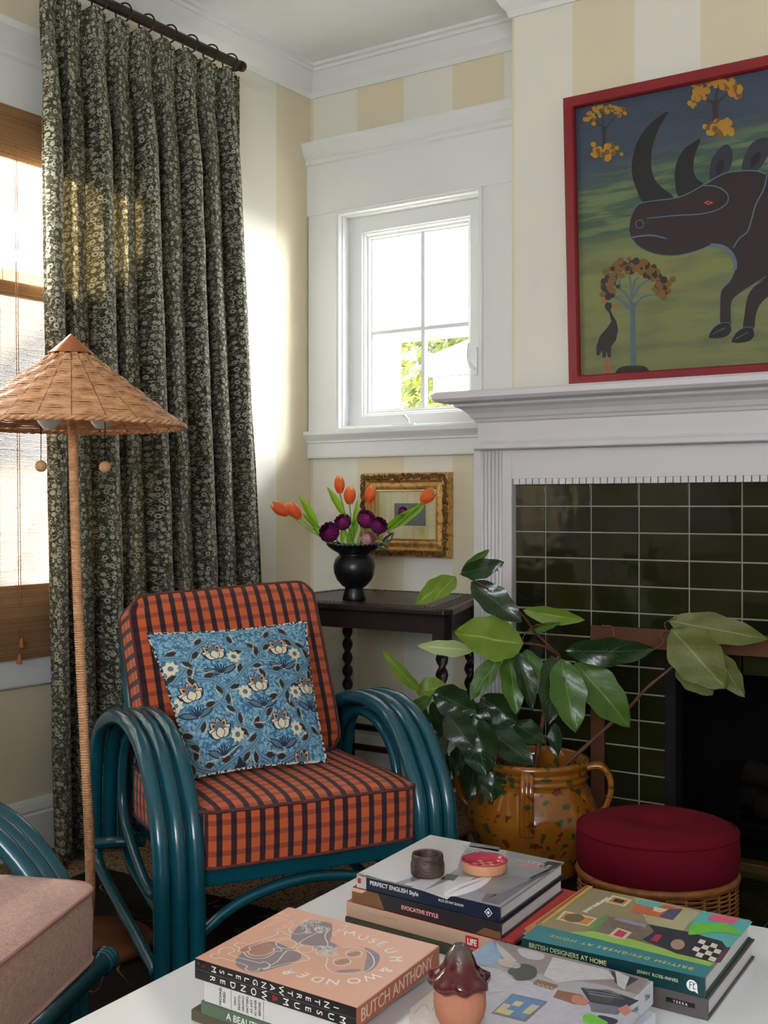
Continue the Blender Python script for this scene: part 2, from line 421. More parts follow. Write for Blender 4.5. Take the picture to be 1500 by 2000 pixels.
def petal(name, a, b, tr=.35, edge=None):
    m, n = newmat(name); uv = n.coord('UV'); x, y, z = n.sep(uv)
    f = n.noise(n.coord('UV', (60, 3, 1)), 1, 2)
    col = n.mix(n.math('ADD', n.math('MULTIPLY', y, .6), n.math('MULTIPLY', f, .4)), a, b)
    if edge: col = n.mix(n.step(y, .80, .97), col, edge)
    p = n.n('ShaderNodeBsdfPrincipled'); n.set(p, 'Base Color', col); p.inputs['Roughness'].default_value = .5
    t = n.n('ShaderNodeBsdfTranslucent'); n.set(t, 0, col)
    mx = n.n('ShaderNodeMixShader'); mx.inputs[0].default_value = tr
    n.t.links.new(p.outputs[0], mx.inputs[1]); n.t.links.new(t.outputs[0], mx.inputs[2])
    o = n.n('ShaderNodeOutputMaterial'); n.t.links.new(mx.outputs[0], o.inputs[0]); return m
P_orange = petal('tulip_petal_orange', S(246, 104, 54), S(255, 160, 84), .5, S(255, 200, 140))
P_purple = petal('ranunculus_petal_purple', S(50, 10, 52), S(128, 26, 98), .2, S(176, 64, 142))
P_pink = petal('rose_petal_pink', S(196, 80, 104), S(236, 184, 180), .25, S(250, 226, 216))
m_stem = M('green_stem', S(120, 170, 50), .5, var=.2)
#@@STRUCT
# ================================================ ROOM
CZ = 2.735; XR = 5.0; YB = -6.5
LW = (-2.75, -.86, .66, 2.14)       # left window opening y0,y1,z0,z1
BW = (.165, .765, 1.315, 2.14)      # back window opening x0,x1,z0,z1
RW = (-4.6, -3.4, .6, 2.2)          # right window
T = .16
mb = MB(); mb.box(-.3, YB-.2, -.12, XR+.3, .3, 0); struct(mb.build('floor', m_carpet))
mb = MB(); mb.box(-.3, YB-.2, CZ, XR+.3, .3, CZ+.12); struct(mb.build('ceiling', m_ceil))
LW2 = (-5.6, -3.6, .66, 2.14)
def wall_x(name, x0, x1, y0, y1, hole, mat, hole2=None):
    mb = MB(); a, b, c, d = hole
    if hole2:
        e, f, g, h = hole2; mb.box(x0, y0, 0, x1, e, CZ); mb.box(x0, f, 0, x1, a, CZ); mb.box(x0, e, 0, x1, f, g); mb.box(x0, e, h, x1, f, CZ)
    else: mb.box(x0, y0, 0, x1, a, CZ)
    mb.box(x0, b, 0, x1, y1, CZ); mb.box(x0, a, 0, x1, b, c); mb.box(x0, a, d, x1, b, CZ)
    return struct(mb.build(name, mat))
wall_x('wall_left', -T, 0, YB, T, LW, m_wleft)
m_wplain = M('cream_wall_paint', (.70, .66, .56, 1), .8, var=.03)
mb = MB(); mb.box(XR, YB, 0, XR+T, T, CZ); struct(mb.build('wall_right', m_wplain))
mb = MB(); a, b, c, d = BW
mb.box(0, 0, 0, a, T, CZ); mb.box(b, 0, 0, XR, T, CZ); mb.box(a, 0, 0, b, T, c); mb.box(a, 0, d, b, T, CZ)
struct(mb.build('wall_back', m_wback))
FWN = (2.5, 4.7, 1.2, 2.4)  # opening for the added fill window
mb = MB(); a, b, c, d = FWN; mb.box(-T, YB-T, 0, a, YB, CZ); mb.box(b, YB-T, 0, XR+T, YB, CZ); mb.box(a, YB-T, 0, b, YB, c); mb.box(a, YB-T, d, b, YB, CZ); struct(mb.build('wall_front', m_wplain))
BX0, BX1, BY = 1.02, 3.19, -.246
OX0, OX1, OZ = 1.577, 2.63, .60        # firebox opening
mb = MB()
mb.box(BX0, BY, 0, OX0, 0, CZ); mb.box(OX1, BY, 0, BX1, 0, CZ); mb.box(OX0, BY, OZ, OX1, 0, CZ)
struct(mb.build('wall_chimney', m_wbreast))
# firebox lining
mb = MB(); mb.box(OX0-.001, -.245, .001, OX1+.001, -.002, .006); mb.box(OX0, -.012, 0, OX1, -.003, OZ); mb.box(OX0+.0005, -.245, 0, OX0+.004, 0, OZ); mb.box(OX1-.004, -.245, 0, OX1-.0005, 0, OZ); mb.box(OX0, -.245, OZ-.004, OX1, 0, OZ-.0005)
fb = struct(mb.build('trim_1', m_black))
# crown moulding
cp = [(0, -.11), (.008, -.11), (.012, -.10), (.014, -.092), (.03, -.072), (.045, -.045), (.055, -.03), (.062, -.028), (.064, -.016), (.074, -.012), (.074, 0), (0, 0)]
mb = MB(); extrude_profile(mb, cp, (0, YB, CZ), (0, 0, CZ), (1, 0, 0), mbb=-1); struct(mb.build('trim_2', m_white))
mb = MB(); extrude_profile(mb, cp, (0, 0, CZ), (BX0, 0, CZ), (0, -1, 0), ma=1); struct(mb.build('trim_3', m_white))
mb = MB(); extrude_profile(mb, cp, (BX0, BY, CZ), (BX1, BY, CZ), (0, -1, 0), ma=-1, mbb=1); extrude_profile(mb, cp, (BX0, 0, CZ), (BX0, BY, CZ), (-1, 0, 0), mbb=1); struct(mb.build('trim_4', m_white))
# baseboards
bp = [(0, 0), (.018, 0), (.018, .115), (.013, .12), (.016, .128), (.012, .145), (.006, .158), (0, .16)]
def bb(name, a, b, o):
    mb = MB(); extrude_profile(mb, bp[::-1], a, b, o); struct(mb.build(name, m_white))
bb('baseboard_left', (0, YB, 0), (0, 0, 0), (1, 0, 0)); bb('baseboard_back', (0, 0, 0), (.9, 0, 0), (0, -1, 0))
# ---- back window
wn = sempty('window_2', (0, 0, 0))
def part(name, mb, mat, parent, **k): return mb.build(name, mat, parent, **k)
mb = MB(); mb.box(.005, -.022, 1.318, BW[0]-.02, 0, 2.20); mb.box(BW[1]+.02, -.022, 1.318, 1.018, 0, 2.20); part('side_casing', mb, m_white, wn, bevel=.003)
mb = MB(); mb.box(.0, -.026, 2.14+.02, 1.018, 0, 2.355); part('head_casing', mb, m_white, wn, bevel=.002)
hp = [(0, 0), (.026, 0), (.034, .006), (.036, .016), (.032, .022), (.04, .03), (.056, .055), (.062, .07), (.062, .085), (0, .085)]
mb = MB(); extrude_profile(mb, hp, (.001, 0, 2.352), (1.018, 0, 2.352), (0, -1, 0)); part('head_crown', mb, m_white, wn)
ap = [(0, 0), (.02, 0), (.022, .006), (.022, .058), (.03, .06), (.03, .066), (.034, .072), (.046, .085), (.05, .09), (.05, .104), (0, .104)]
mb = MB(); extrude_profile(mb, ap, (.001, 0, 1.215), (1.018, 0, 1.215), (0, -1, 0)); part('window_sill', mb, m_white, wn)
# inner moulding, jamb, sash
mb = MB(); x0, x1, z0, z1 = BW
sweep_rect(mb, x0-.022, z0-.002, x1+.022, z1+.022, [(0, .022), (0, .034), (.006, .036), (.009, .03), (.012, .032), (.016, .03), (.020, .014), (.024, .014), (.024, -.06)])
part('casing_moulding', mb, m_white, wn)
mb = MB(); sweep_rect(mb, x0+.002, z0, x1-.002, z1-.002, [(0, -.03), (.0, .0), (.058, .0), (.06, -.004), (.066, -.008), (.07, -.016), (.078, -.02), (.08, -.032), (.086, -.034), (.088, -.055)], base=.03)
part('sash', mb, m_white, wn)
gx0, gx1, gz0, gz1 = x0+.085, x1-.085, z0+.085, z1-.085
gx0, gx1, gz0, gz1 = .262, .672, 1.385, 2.055
mb = MB(); mxx = (gx0+gx1)/2+.015; mb.box(mxx-.008, .062, gz0-.03, mxx+.008, .082, gz1+.03); part('muntin', mb, m_white, wn)
mb = MB(); mb.box(gx0-.03, .064, 1.688, gx1+.03, .080, 1.702); part('muntin', mb, m_white, wn)
for (a, b, c, d) in ((gx0-.02, mxx, gz0-.02, 1.695), (mxx, gx1+.02, gz0-.02, 1.695), (gx0-.02, mxx, 1.695, gz1+.02), (mxx, gx1+.02, 1.695, gz1+.02)):
    mb = MB(); mb.box(a, .071, c, b, .073, d); part('pane', mb, m_glass, wn)
# crank and latch
mb = MB(); mb.box(.40, -.03, 1.322, .50, .02, 1.335); mb.tube([(.47, -.015, 1.333), (.475, -.03, 1.35), (.462, -.034, 1.362)], .005); mb.tube([(.462, -.034, 1.358), (.462, -.036, 1.368)], .007); part('crank', mb, m_white, wn, bevel=.002)
mb = MB(); mb.box(.722, .012, 1.50, .742, .03, 1.60); mb.tube(cr([(.732, .02, 1.52), (.732, -.02, 1.535), (.728, -.026, 1.57), (.728, -.02, 1.61)]), .0065); part('latch', mb, m_white, wn)
# ---- left window
wl = sempty('window_1', (0, 0, 0))
y0, y1, z0, z1 = LW
mb = MB(); mb.box(0, y0-.13, z0-.02, .022, y0-.01, z1+.02); mb.box(0, y1+.01, z0-.02, .022, y1+.13, z1+.02); part('side_casing', mb, m_white, wl, bevel=.003)
mb = MB(); mb.box(0, y0-.14, z1+.01, .026, y1+.14, 2.325); part('head_casing', mb, m_white, wl)
hp2 = [(0, 0), (.026, 0), (.036, .008), (.036, .02), (.03, .024), (.04, .04), (.056, .066), (.066, .078), (.066, .10), (0, .10)]
mb = MB(); extrude_profile(mb, hp2[::-1], (0, y0-.16, 2.322), (0, y1+.16, 2.322), (1, 0, 0)); part('head_crown', mb, m_white, wl)
ap2 = [(0, -.10), (.02, -.10), (.022, -.094), (.022, -.02), (.03, -.018), (.03, -.01), (.036, 0), (.036, .01), (.052, .03), (.056, .04), (.056, .056), (0, .056)]
mb = MB(); extrude_profile(mb, ap2[::-1], (0, y0-.16, .60), (0, y1+.16, .60), (1, 0, 0)); part('window_sill', mb, m_white, wl)
m_sash = M('sash_paint', (.62, .66, .60, 1), .5, var=.03)
mb = MB()
for k, (ya, yb) in enumerate(((y0, y0+.62), (y0+.63, y0+1.26), (y0+1.27, y1))):
    sweep_rect(mb, ya, z0, yb, z1, [(0, 0), (0, .03), (.045, .03), (.05, 0)], axis='x', base=-.1, sign=1)
mb.box(-.11, y0+.002, 1.70, -.066, y1-.002, 1.735); part('sash', mb, m_sash, wl)
mb = MB(); mb.box(-.092, y0, z0, -.09, y1, z1); part('pane', mb, m_glass, wl)
# ---- window added in the unseen wall behind the camera, for fill light
wv = sempty('added_fill_window', (0, 0, 0))
mb = MB(); sweep_rect(mb, FWN[0]-.1, FWN[2]-.1, FWN[1]+.1, FWN[3]+.1, [(0, 0), (0, .02), (.1, .02), (.1, -.12), (.15, -.12), (.15, -.15)], base=YB, sign=1); part('frame', mb, m_white, wv)  # frame of the added fill window
# ---- exterior seen through the windows
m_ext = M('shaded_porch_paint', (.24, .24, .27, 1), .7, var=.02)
pr = thing('porch_roof', 'white porch soffit and beam seen above the trees through the small window', 'roof', (-1.2, 2.4, 2.1))
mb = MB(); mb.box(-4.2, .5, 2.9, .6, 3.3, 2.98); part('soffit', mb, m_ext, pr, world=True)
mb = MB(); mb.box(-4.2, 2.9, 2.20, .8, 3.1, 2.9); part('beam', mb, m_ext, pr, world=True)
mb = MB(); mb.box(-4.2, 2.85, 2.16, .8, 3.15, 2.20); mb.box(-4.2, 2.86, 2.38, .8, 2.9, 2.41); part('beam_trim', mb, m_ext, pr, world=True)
pp = thing('porch_column', 'broad white square porch column outside the small window', 'column', (-.80, 1.7, 0))
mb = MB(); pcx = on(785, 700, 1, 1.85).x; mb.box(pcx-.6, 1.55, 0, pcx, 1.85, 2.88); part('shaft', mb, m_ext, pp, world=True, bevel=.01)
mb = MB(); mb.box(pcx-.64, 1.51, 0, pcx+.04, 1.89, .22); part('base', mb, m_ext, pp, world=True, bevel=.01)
# neighbour porch corner
nb = thing('neighbour_porch', 'white cornice corner of the neighbouring porch with dark shingles', 'house', (-2.9, 7.0, 0))
e0 = on(850, 735, 1, 7.0); k = 6.0
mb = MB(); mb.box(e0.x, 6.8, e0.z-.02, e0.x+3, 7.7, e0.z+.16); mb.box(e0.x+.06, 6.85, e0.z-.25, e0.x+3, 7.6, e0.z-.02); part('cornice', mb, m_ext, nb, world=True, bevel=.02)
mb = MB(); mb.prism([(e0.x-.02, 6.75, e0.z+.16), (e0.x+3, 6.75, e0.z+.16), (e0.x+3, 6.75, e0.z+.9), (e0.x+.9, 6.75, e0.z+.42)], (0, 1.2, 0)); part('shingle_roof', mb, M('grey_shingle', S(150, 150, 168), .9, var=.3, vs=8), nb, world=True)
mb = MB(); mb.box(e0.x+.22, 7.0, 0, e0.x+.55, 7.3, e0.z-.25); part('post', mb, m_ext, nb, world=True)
# foliage
def foliage_mat(name, a, b):
    m, n = newmat(name); c = n.coord('Object'); f = n.noise(c, 9, 3)
    p = n.n('ShaderNodeBsdfPrincipled'); n.set(p, 'Base Color', n.mix(n.step(f, .35, .65), a, b)); p.inputs['Roughness'].default_value = .6
    t = n.n('ShaderNodeBsdfTranslucent'); n.set(t, 0, b); mx = n.n('ShaderNodeMixShader'); mx.inputs[0].default_value = .4
    n.t.links.new(p.outputs[0], mx.inputs[1]); n.t.links.new(t.outputs[0], mx.inputs[2])
    o = n.n('ShaderNodeOutputMaterial'); n.t.links.new(mx.outputs[0], o.inputs[0]); return m
m_f1 = foliage_mat('tree_foliage', S(30, 40, 12), S(84, 92, 20)); m_f2 = foliage_mat('grey_green_foliage', S(44, 56, 36), S(76, 88, 50))
m_f3 = foliage_mat('pink_blossom', S(120, 50, 70), S(150, 90, 100)); m_bark = M('tree_bark', S(110, 100, 90), .9, var=.3)
def tree(name, label, base, h, rad, n, mat, ls, cz=.62, rz=.45, seed=1, mats=None, density_fn=None):
    rs = random.Random(seed); t = thing(name, label, 'tree' if h > 2 else 'shrub', base)
    mb = MB()
    mb.tube([(0, 0, 0), (.05, 0, h*.3), (0, .03, h*.6), (.06, 0, h*.85)], [h*.02, h*.016, h*.011, h*.004], 8)
    for k in range(9):
        a = rs.uniform(0, 6.28); z = rs.uniform(.3, .7)*h; L = rad*rs.uniform(.6, .95)
        mb.tube(cr([(0, 0, z), (math.cos(a)*L*.5, math.sin(a)*L*.5, z+.12*h), (math.cos(a)*L, math.sin(a)*L, z+.16*h)], 4), [h*.008*(1-i/9*.8) for i in range(9)], 6)
    part('trunk', mb, m_bark, t)
    mb = MB()
    for i in range(n):
        while 1:
            p = Vector((rs.uniform(-1, 1), rs.uniform(-1, 1), rs.uniform(-1, 1)))
            if p.length < 1: break
        p *= (.35+.65*p.length); q = Vector((p.x*rad, p.y*rad, h*cz+p.z*h*rz))
        if noise.noise(q*(1.6/ max(rad, .3))*1.5) < -.12: continue
        d = Vector((rs.gauss(0, 1), rs.gauss(0, 1), rs.gauss(0, 1))).normalized(); e = d.orthogonal().normalized()*ls*rs.uniform(.6, 1.2); g = d.cross(e)*.5
        mb.add([q-e, q-g*.6, q+e, q+g*.6], [[0, 1, 2, 3]])
    o = part('foliage', mb, mat, t); o['kind'] = 'stuff'; return t
tree('garden_tree', 'yellow-green tree filling the lower panes of the small window', (-6.6, 12.0, -.5), 6.4, 2.9, 12000, m_f1, .13, seed=3)
tree('garden_tree', 'grey-green tree low at the right of the small window panes', (-4.9, 8.6, -.4), 2.5, .8, 4500, m_f2, .06, seed=4)
for k, (yy, hh, mt, lb) in enumerate(((-1.6, 1.75, m_f2, 'green garden shrub outside the reed blind'), (-2.9, 1.9, m_f1, 'yellowish shrub outside the window beyond the blind edge'))):
    tree('garden_shrub', lb, (-1.6, yy, -.35), hh, .58, 3500, mt, .05, cz=.5, rz=.5, seed=20+k)
tree('garden_shrub', 'pink flowering shrub behind the upper part of the reed blind', (-3.0, -.6, -.3), 2.6, 1.2, 4500, m_f3, .06, cz=.6, rz=.4, seed=31)
m_lawn = M('sunlit_paving', (.74, .73, .68, 1), .9, var=.2, vs=3)
mb = MB(); mb.box(-14, -10, -.5, -.31, 16, -.35); mb.box(-.31, .4, -.5, 10, 16, -.35); struct(mb.build('ground', m_lawn))
# ================================================ FIREPLACE
fp = thing('fireplace', 'white mantelpiece with dark green tiled surround and black firebox', 'fireplace', (2.1, -.3, 0))
FY = -.30
mp = [(0, 0), (.012, 0), (.018, .004), (.018, .018), (.010, .024), (.006, .03), (.006, .088), (.012, .092), (.016, .10), (.022, .104), (.03, .118), (.045, .132), (.062, .140), (.064, .148), (.085, .15), (.105, .153), (.115, .163), (.115, .178), (.105, .186), (0, .186)]
zb = 1.212
def mould(mb, x0, x1, yf, prof, z):
    extrude_profile(mb, prof, (x0, yf, z), (x1, yf, z), (0, -1, 0), ma=-1, mbb=1)
    extrude_profile(mb, prof, (x0, 0, z), (x0, yf, z), (-1, 0, 0), mbb=1, ma=0)
    extrude_profile(mb, prof, (x1, yf, z), (x1, 0, z), (1, 0, 0), ma=-1)
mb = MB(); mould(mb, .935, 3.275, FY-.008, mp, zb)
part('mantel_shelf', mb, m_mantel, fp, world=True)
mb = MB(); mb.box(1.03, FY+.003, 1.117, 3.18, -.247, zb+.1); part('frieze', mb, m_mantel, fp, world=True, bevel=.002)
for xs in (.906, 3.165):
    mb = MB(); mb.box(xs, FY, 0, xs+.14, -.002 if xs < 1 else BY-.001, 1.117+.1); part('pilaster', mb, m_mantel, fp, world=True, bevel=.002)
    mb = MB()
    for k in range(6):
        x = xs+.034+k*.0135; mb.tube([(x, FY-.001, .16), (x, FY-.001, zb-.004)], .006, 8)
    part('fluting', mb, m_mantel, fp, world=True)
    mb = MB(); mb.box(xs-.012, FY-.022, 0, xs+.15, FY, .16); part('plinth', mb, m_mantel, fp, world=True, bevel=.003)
# dentils
den = None; x = 1.052
while x < 3.15:
    if den is None:
        mb = MB(); mb.box(0, 0, 0, .0195, .012, .018); den = mb.build('dentil', m_mantel, fp); den.location = Vector((x, FY+.002, 1.099))-fp.location
    else: dupto(den, Vector((x, FY+.002, 1.099))-fp.location)
    x += .0232
# tiles
mb = MB(); mb.box(1.05, BY-.036, .0, OX0-.02, BY-.0005, OZ); mb.box(OX1+.02, BY-.036, 0, 3.16, BY-.0005, OZ); mb.box(1.05, BY-.036, OZ, 3.16, BY-.0005, 1.10); part('tile_bed', mb, m_grout, fp, world=True)
rows = [1.1-.0005]; z = 1.029
while z > .0: rows.append(z); z -= .0812
rows.append(0.004)
cols = [1.052, 1.159]
while cols[-1] < 3.1: cols.append(cols[-1]+.1563)
cols[-1] = 3.158
TY = BY-.0395; cache = {}; g = .0022
for r in range(len(rows)-1):
    zt, zb_ = rows[r], rows[r+1]
    for c in range(len(cols)-1):
        a, b = cols[c], cols[c+1]
        if zt-.02 < OZ:
            if a > OX0-.03 and b < OX1+.03: continue
            if a < OX0 < b: b = OX0-.022
            if a < OX1 < b: a = OX1+.022
        if b-a < .02 or zt-zb_ < .02: continue
        key = (round(b-a, 3), round(zt-zb_, 3))
        if key not in cache:
            mb = MB(); mb.box(g, 0, g, b-a-g, .006, zt-zb_-g); me = mb.build('tile', m_tile, fp, bevel=.0015, bseg=2); cache[key] = me; o = me
        else: o = dupto(cache[key], (0, 0, 0))
        o.location = Vector((a, TY, zb_))-fp.location
        o.rotation_euler = (random.uniform(-.006, .006), 0, random.uniform(-.005, .005))
# metal edge round firebox
m_iron = M('dark_iron', S(20, 22, 20), .7, 0, var=.2, spec=.2)
for xa, xb in ((OX0-.022, OX0+.012), (OX1-.012, OX1+.022)):
    mb = MB(); mb.box(xa, BY-.045, 0, xb, BY+.01, OZ); part('firebox_edge', mb, m_iron, fp, world=True)
# copper-brown frame round the opening
m_cwood = M('reddish_copper_frame', S(88, 48, 20), .65, 0, var=.3, vs=18, bump=.0008)
cx = 1.322; mb = MB(); mb.box(cx, BY-.062, .600, 2*2.1-cx, BY-.045, .662); part('frame_top', mb, m_cwood, fp, world=True, bevel=.003)
for xx in (cx, 2*2.1-cx-.045):
    mb = MB(); mb.box(xx, BY-.060, 0, xx+.045, BY-.046, .601); part('frame_side', mb, m_cwood, fp, world=True, bevel=.003)
# logs and grate inside the firebox
m_log = M('charred_log', S(26, 22, 19), 1, spec=.05, var=.5, vs=30, bump=.006, bs=25)
for k, (a, b, r) in enumerate((((1.72, -.075, .145), (2.25, -.075, .145), .042), ((1.8, -.175, .145), (2.35, -.175, .145), .042), ((1.75, -.125, .228), (2.2, -.125, .228), .04))):
    mb = MB(); pts = [Vector(a).lerp(Vector(b), i/8)+Vector((0, 0, .008*math.sin(i*1.7+k))) for i in range(9)]; mb.tube(pts, [r*(1+.12*math.sin(i*2.3+k)) for i in range(9)], 12)
    tag(mb.build('log', m_log), ['lowest charred log lying at the back of the dark firebox', 'charred log resting beside the lowest one in the firebox', 'topmost charred log of the firebox pile'][k], 'log', 'logs in the firebox')
gr = thing('fire_grate', 'black iron grate under the logs in the firebox', 'grate', (2.05, -.125, .006))
for k in range(7):
    mb = MB(); x = -.3+k*.1; mb.tube([(x, -.09, .13), (x, -.09, .09), (x, .08, .09), (x, .08, .13)], .007, 6); part('bar', mb, m_black, gr)
for y in (-.07, .06):
    mb = MB(); mb.tube([(-.34, y, .0), (-.34, y, .085), (.34, y, .085), (.34, y, .0)], .009, 6); part('leg', mb, m_black, gr)
# hearth
he = thing('hearth', 'flat hearth of long dark green tiles in front of the fireplace', 'hearth', (2.0, -.64, 0))
HY0, HY1, HX0, HX1 = -1.02, -.3245, .99, 3.25
mb = MB(); mb.box(1.058, -.323, 0, 3.16, -.2875, .0085); part('threshold_strip', mb, m_tile, fp, world=True)
mb = MB(); mb.box(HX0, HY0, 0, HX1, HY1, .004); part('tile_bed', mb, m_grout, he, world=True)
m_tile_h = m_tile; src = None
y = HY1-.045; n = 0
mb = MB(); mb.box(OX0-.2, HY1-.05, .004, OX1+.2, HY1-.002, .03); part('fender_strip', mb, M('dull_brass', S(86, 66, 30), .5, .6, var=.2), he, world=True, bevel=.003)
y = HY1-.055-.0905
while y > HY0:
    x = HX0+.003-(n % 2)*0
    while x < HX1-.05:
        if src is None:
            mb = MB(); mb.box(0, 0, 0, .246, .0868, .0045); src = mb.build('tile', m_tile_h, he, bevel=.001); o = src
        else: o = dupto(src, (0, 0, 0))
        o.location = Vector((x, y, .004)); o.location -= he.location
        x += .25
    y -= .0905; n += 1
mb = MB(); mb.box(.956, -1.04, 0, .988, -.326, .014); part('wooden_edge', mb, M('worn_oak_edge', S(96, 70, 44), .6, var=.3), he, world=True, bevel=.003)
# dark rug
mb = MB(); mb.box(.30, -3.2, .0005, 3.6, -1.36, .008); tag(mb.build('area_rug', m_rug, loc=(1.9, -2.2, 0)), 'almost black rug with thin pale veins under the chairs and coffee table', 'rug')
#@@OBJECTS
# ================================================ CURTAIN, ROD, BLIND
def sstep(a, b, x):
    t = max(0, min(1, (x-a)/(b-a))); return t*t*(3-2*t)
RX, RZ = .13, 2.556
rod = thing('curtain_rod', 'dark bronze curtain rod with a rounded end above the window', 'curtain rod', (RX, -1.9, RZ))
mb = MB(); mb.tube([(RX, -3.3, RZ), (RX, -.56, RZ)], .0165, 20); part('pole', mb, m_rod, rod, world=True)
mb = MB(); mb.lathe([(.001, -.02), (.0175, -.02), (.0180, -.01), (.0180, .0), (.0165, .003), (.001, .004)], (0, 0, 0), 20, fn=lambda p, j, a: Vector((RX+p.x, -.555+p.z, RZ+p.y))); part('end_cap', mb, m_rod, rod, world=True)
mb = MB(); mb.box(.001, -.60, RZ-.03, .008, -.57, RZ+.03); mb.tube([(.005, -.585, RZ), (RX, -.585, RZ-.018)], .007, 8); part('bracket', mb, m_rod, rod, world=True)
NF = 9
CT, CB = RZ-.045, .012
def curtain_pt(s, t):
    # s along width, t from top (0) to bottom (1)
    z = CT+(CB-CT)*t+.012*math.sin(s*NF*2*PI+.8)*(1-min(1, t*12))
    ya = -1.445+.035*t+.10*sstep(.86, 1, t)*0; yb = -.575+.11*sstep(0, .9, t)
    warp = .012*math.sin(7*s+5*t)+.008*math.sin(17*s-3*t+1)
    ss = s+warp*math.sin(PI*s)*(.3+t)
    th = 2*PI*NF*ss
    open_ = .30+.70*sstep(0, .16, t)
    amp = (.056+.012*math.sin(3.1*s*NF+1)+.012*noise.noise(Vector((s*9, t*1.3, 3))))*open_
    ph = .35*math.sin(2*t+s*5)
    x = RX+.004+.012*t+amp*math.sin(th+ph)+.3*amp*math.sin(2*(th+ph)+.5)
    y = ya+(yb-ya)*ss-.020*open_*math.sin(2*(th+ph))
    if t < .07:   # pinch pleats
        k = 1-t/.07; loc = (ss*NF) % 1.0; d = loc-.5
        x += k*.018*math.exp(-(d/.16)**2)*(.6+.5*math.cos(d*2*PI/.11))
        y += -k*d*.05*math.exp(-(d/.3)**2)
    x += .004*noise.noise(Vector((s*20, t*14, 0)))
    return Vector((max(x, .074), y, z))
W_ = 1.9
mb = MB(); mb.sheet(lambda u, v: curtain_pt(u, 1-v), 420, 110, uv=lambda u, v: (u*W_, v*2.5))
cu = mb.build('curtain', m_curtain, loc=(RX, -1.0, 0)); tag(cu, 'long green linen curtain printed with pale vines hanging beside the window', 'curtain')
so = cu.modifiers.new('thick', 'SOLIDIFY'); so.thickness = .0012
for k in range(NF):
    s = (k+.5)/NF; p = curtain_pt(s, 0); y = p.y-.002
    if k == 0: y += .0
    r = .029; path = [(RX+r*math.sin(a)*.98, y+.006*math.sin(a), RZ-.0045+r*math.cos(a)) for a in [2*PI*i/28 for i in range(28)]]
    t = thing('curtain_ring', 'x', 'curtain ring', (RX, y, RZ), group='rings along the curtain rod')
    t['label'] = ['bronze curtain ring at the top left edge of the photo', 'second bronze curtain ring from the left', 'third bronze curtain ring from the left', 'fourth bronze curtain ring from the left', 'middle ring of the bronze curtain rings', 'fourth bronze curtain ring from the rod end', 'third bronze curtain ring from the rod end', 'bronze curtain ring next to the last one', 'last bronze curtain ring by the rod end'][k]
    mb = MB(); mb.tube(path, .0028, 8, closed=True); part('loop', mb, m_rod, t, world=True)
    mb = MB(); mb.tube([(RX, y, RZ-r-.005), (RX-.002, y, RZ-r-.016), (p.x, p.y, CT-.012)], .0016, 6); part('hook', mb, m_rod, t, world=True)
# reed blind
bl = thing('reed_blind', 'woven reed roman blind lowered from the middle of the large window', 'blind', (.03, -1.8, 1.68))
BY0, BY1 = -2.74, -.87
zt = 1.645; zbm = .735
mb = MB(); mb.sheet(lambda u, v: Vector((.018+.004*math.sin(v*9), BY0+(BY1-BY0)*u, zbm+(zt-zbm)*v)), 8, 30); part('woven_panel', mb, m_blind, bl, world=True)
mb = MB(); mb.box(.006, BY0, zt-.005, .028, BY1, zt+.036); part('top_rail', mb, m_blind_d, bl, world=True, bevel=.004)
for k in range(3):
    mb = MB(); zz = .642+k*.012
    mb.sheet(lambda u, v: Vector((.045+.018*math.sin(v*PI)+.006*(2-k), BY0+(BY1-BY0)*u, zz+.135*v-(.04*k*(1-v)))) if True else None, 8, 10); part('fold', mb, m_blind_d, bl, world=True)
vl = MB(); vl.sheet(lambda u, v: Vector((.032+.01*math.sin(v*PI), BY0-.02+(BY1-BY0+.04)*u, 2.03+.155*v)), 8, 8); vl.box(.024, BY0, 2.05, .03, BY1, 2.185)
part('valance', vl, m_blind_d, bl, world=True)
m_cord = M('tan_cord', S(176, 120, 84), .7)
for k, (py, zz) in enumerate(((-1.438, .645), (-1.432, .60))):
    yy = on((40, 36)[k], 1200, 0, .066).y
    mb = MB(); mb.tube([(.062, yy-.01, 2.04), (.066, yy-.004, 1.2), (.07, yy, zz)], .0012, 5); part('cord', mb, m_cord, bl, world=True)
    mb = MB(); mb.lathe([(.001, .012), (.004, .008), (.0075, -.012), (.008, -.017), (.001, -.019)], (.07, yy, zz-.006), 12); part('tassel', mb, M('wood_tassel', S(170, 96, 48), .5), bl, world=True)
for px in (5, 32):
    a = on(px, 340, 0, .02); b = on(px+3, 560, 0, .02); mb = MB(); mb.tube([(.02, a.y, 2.04), (.02, a.y, 1.68)], .001, 5); part('cord', mb, m_cord, bl, world=True)
# ================================================ FLOOR LAMP
LX, LY = on(168, 1855, 2, 0).xy
apex = dep(139, 661, 2.75)
lp = thing('floor_lamp', 'rattan floor lamp with wide conical shade and wrapped pole', 'lamp', (LX, LY, 0))
mb = MB(); mb.lathe([(.001, 0), (.15, 0), (.155, .004), (.155, .012), (.15, .018), (.05, .022), (.02, .03), (.001, .03)], (0, 0, .008), 48); part('base', mb, M('brown_lacquer_base', S(104, 62, 38), .35, var=.15), lp, bevel=0)
rs = random.Random(5); top = Vector((apex.x-LX, apex.y-LY, 1.36)); bot = Vector((0, 0, .03))
mid = (dep(153, 1200, 2.74)-Vector((LX, LY, 0)))
pc = cr([bot, (dep(176, 1690, 2.74)-Vector((LX, LY, 0))), mid, (dep(142, 850, 2.75)-Vector((LX, LY, 0))), top], 60)
N = 430; L = []
def along(P, f):
    f *= len(P)-1; i = min(int(f), len(P)-2); return P[i].lerp(P[i+1], f-i)
path = []; rad = []
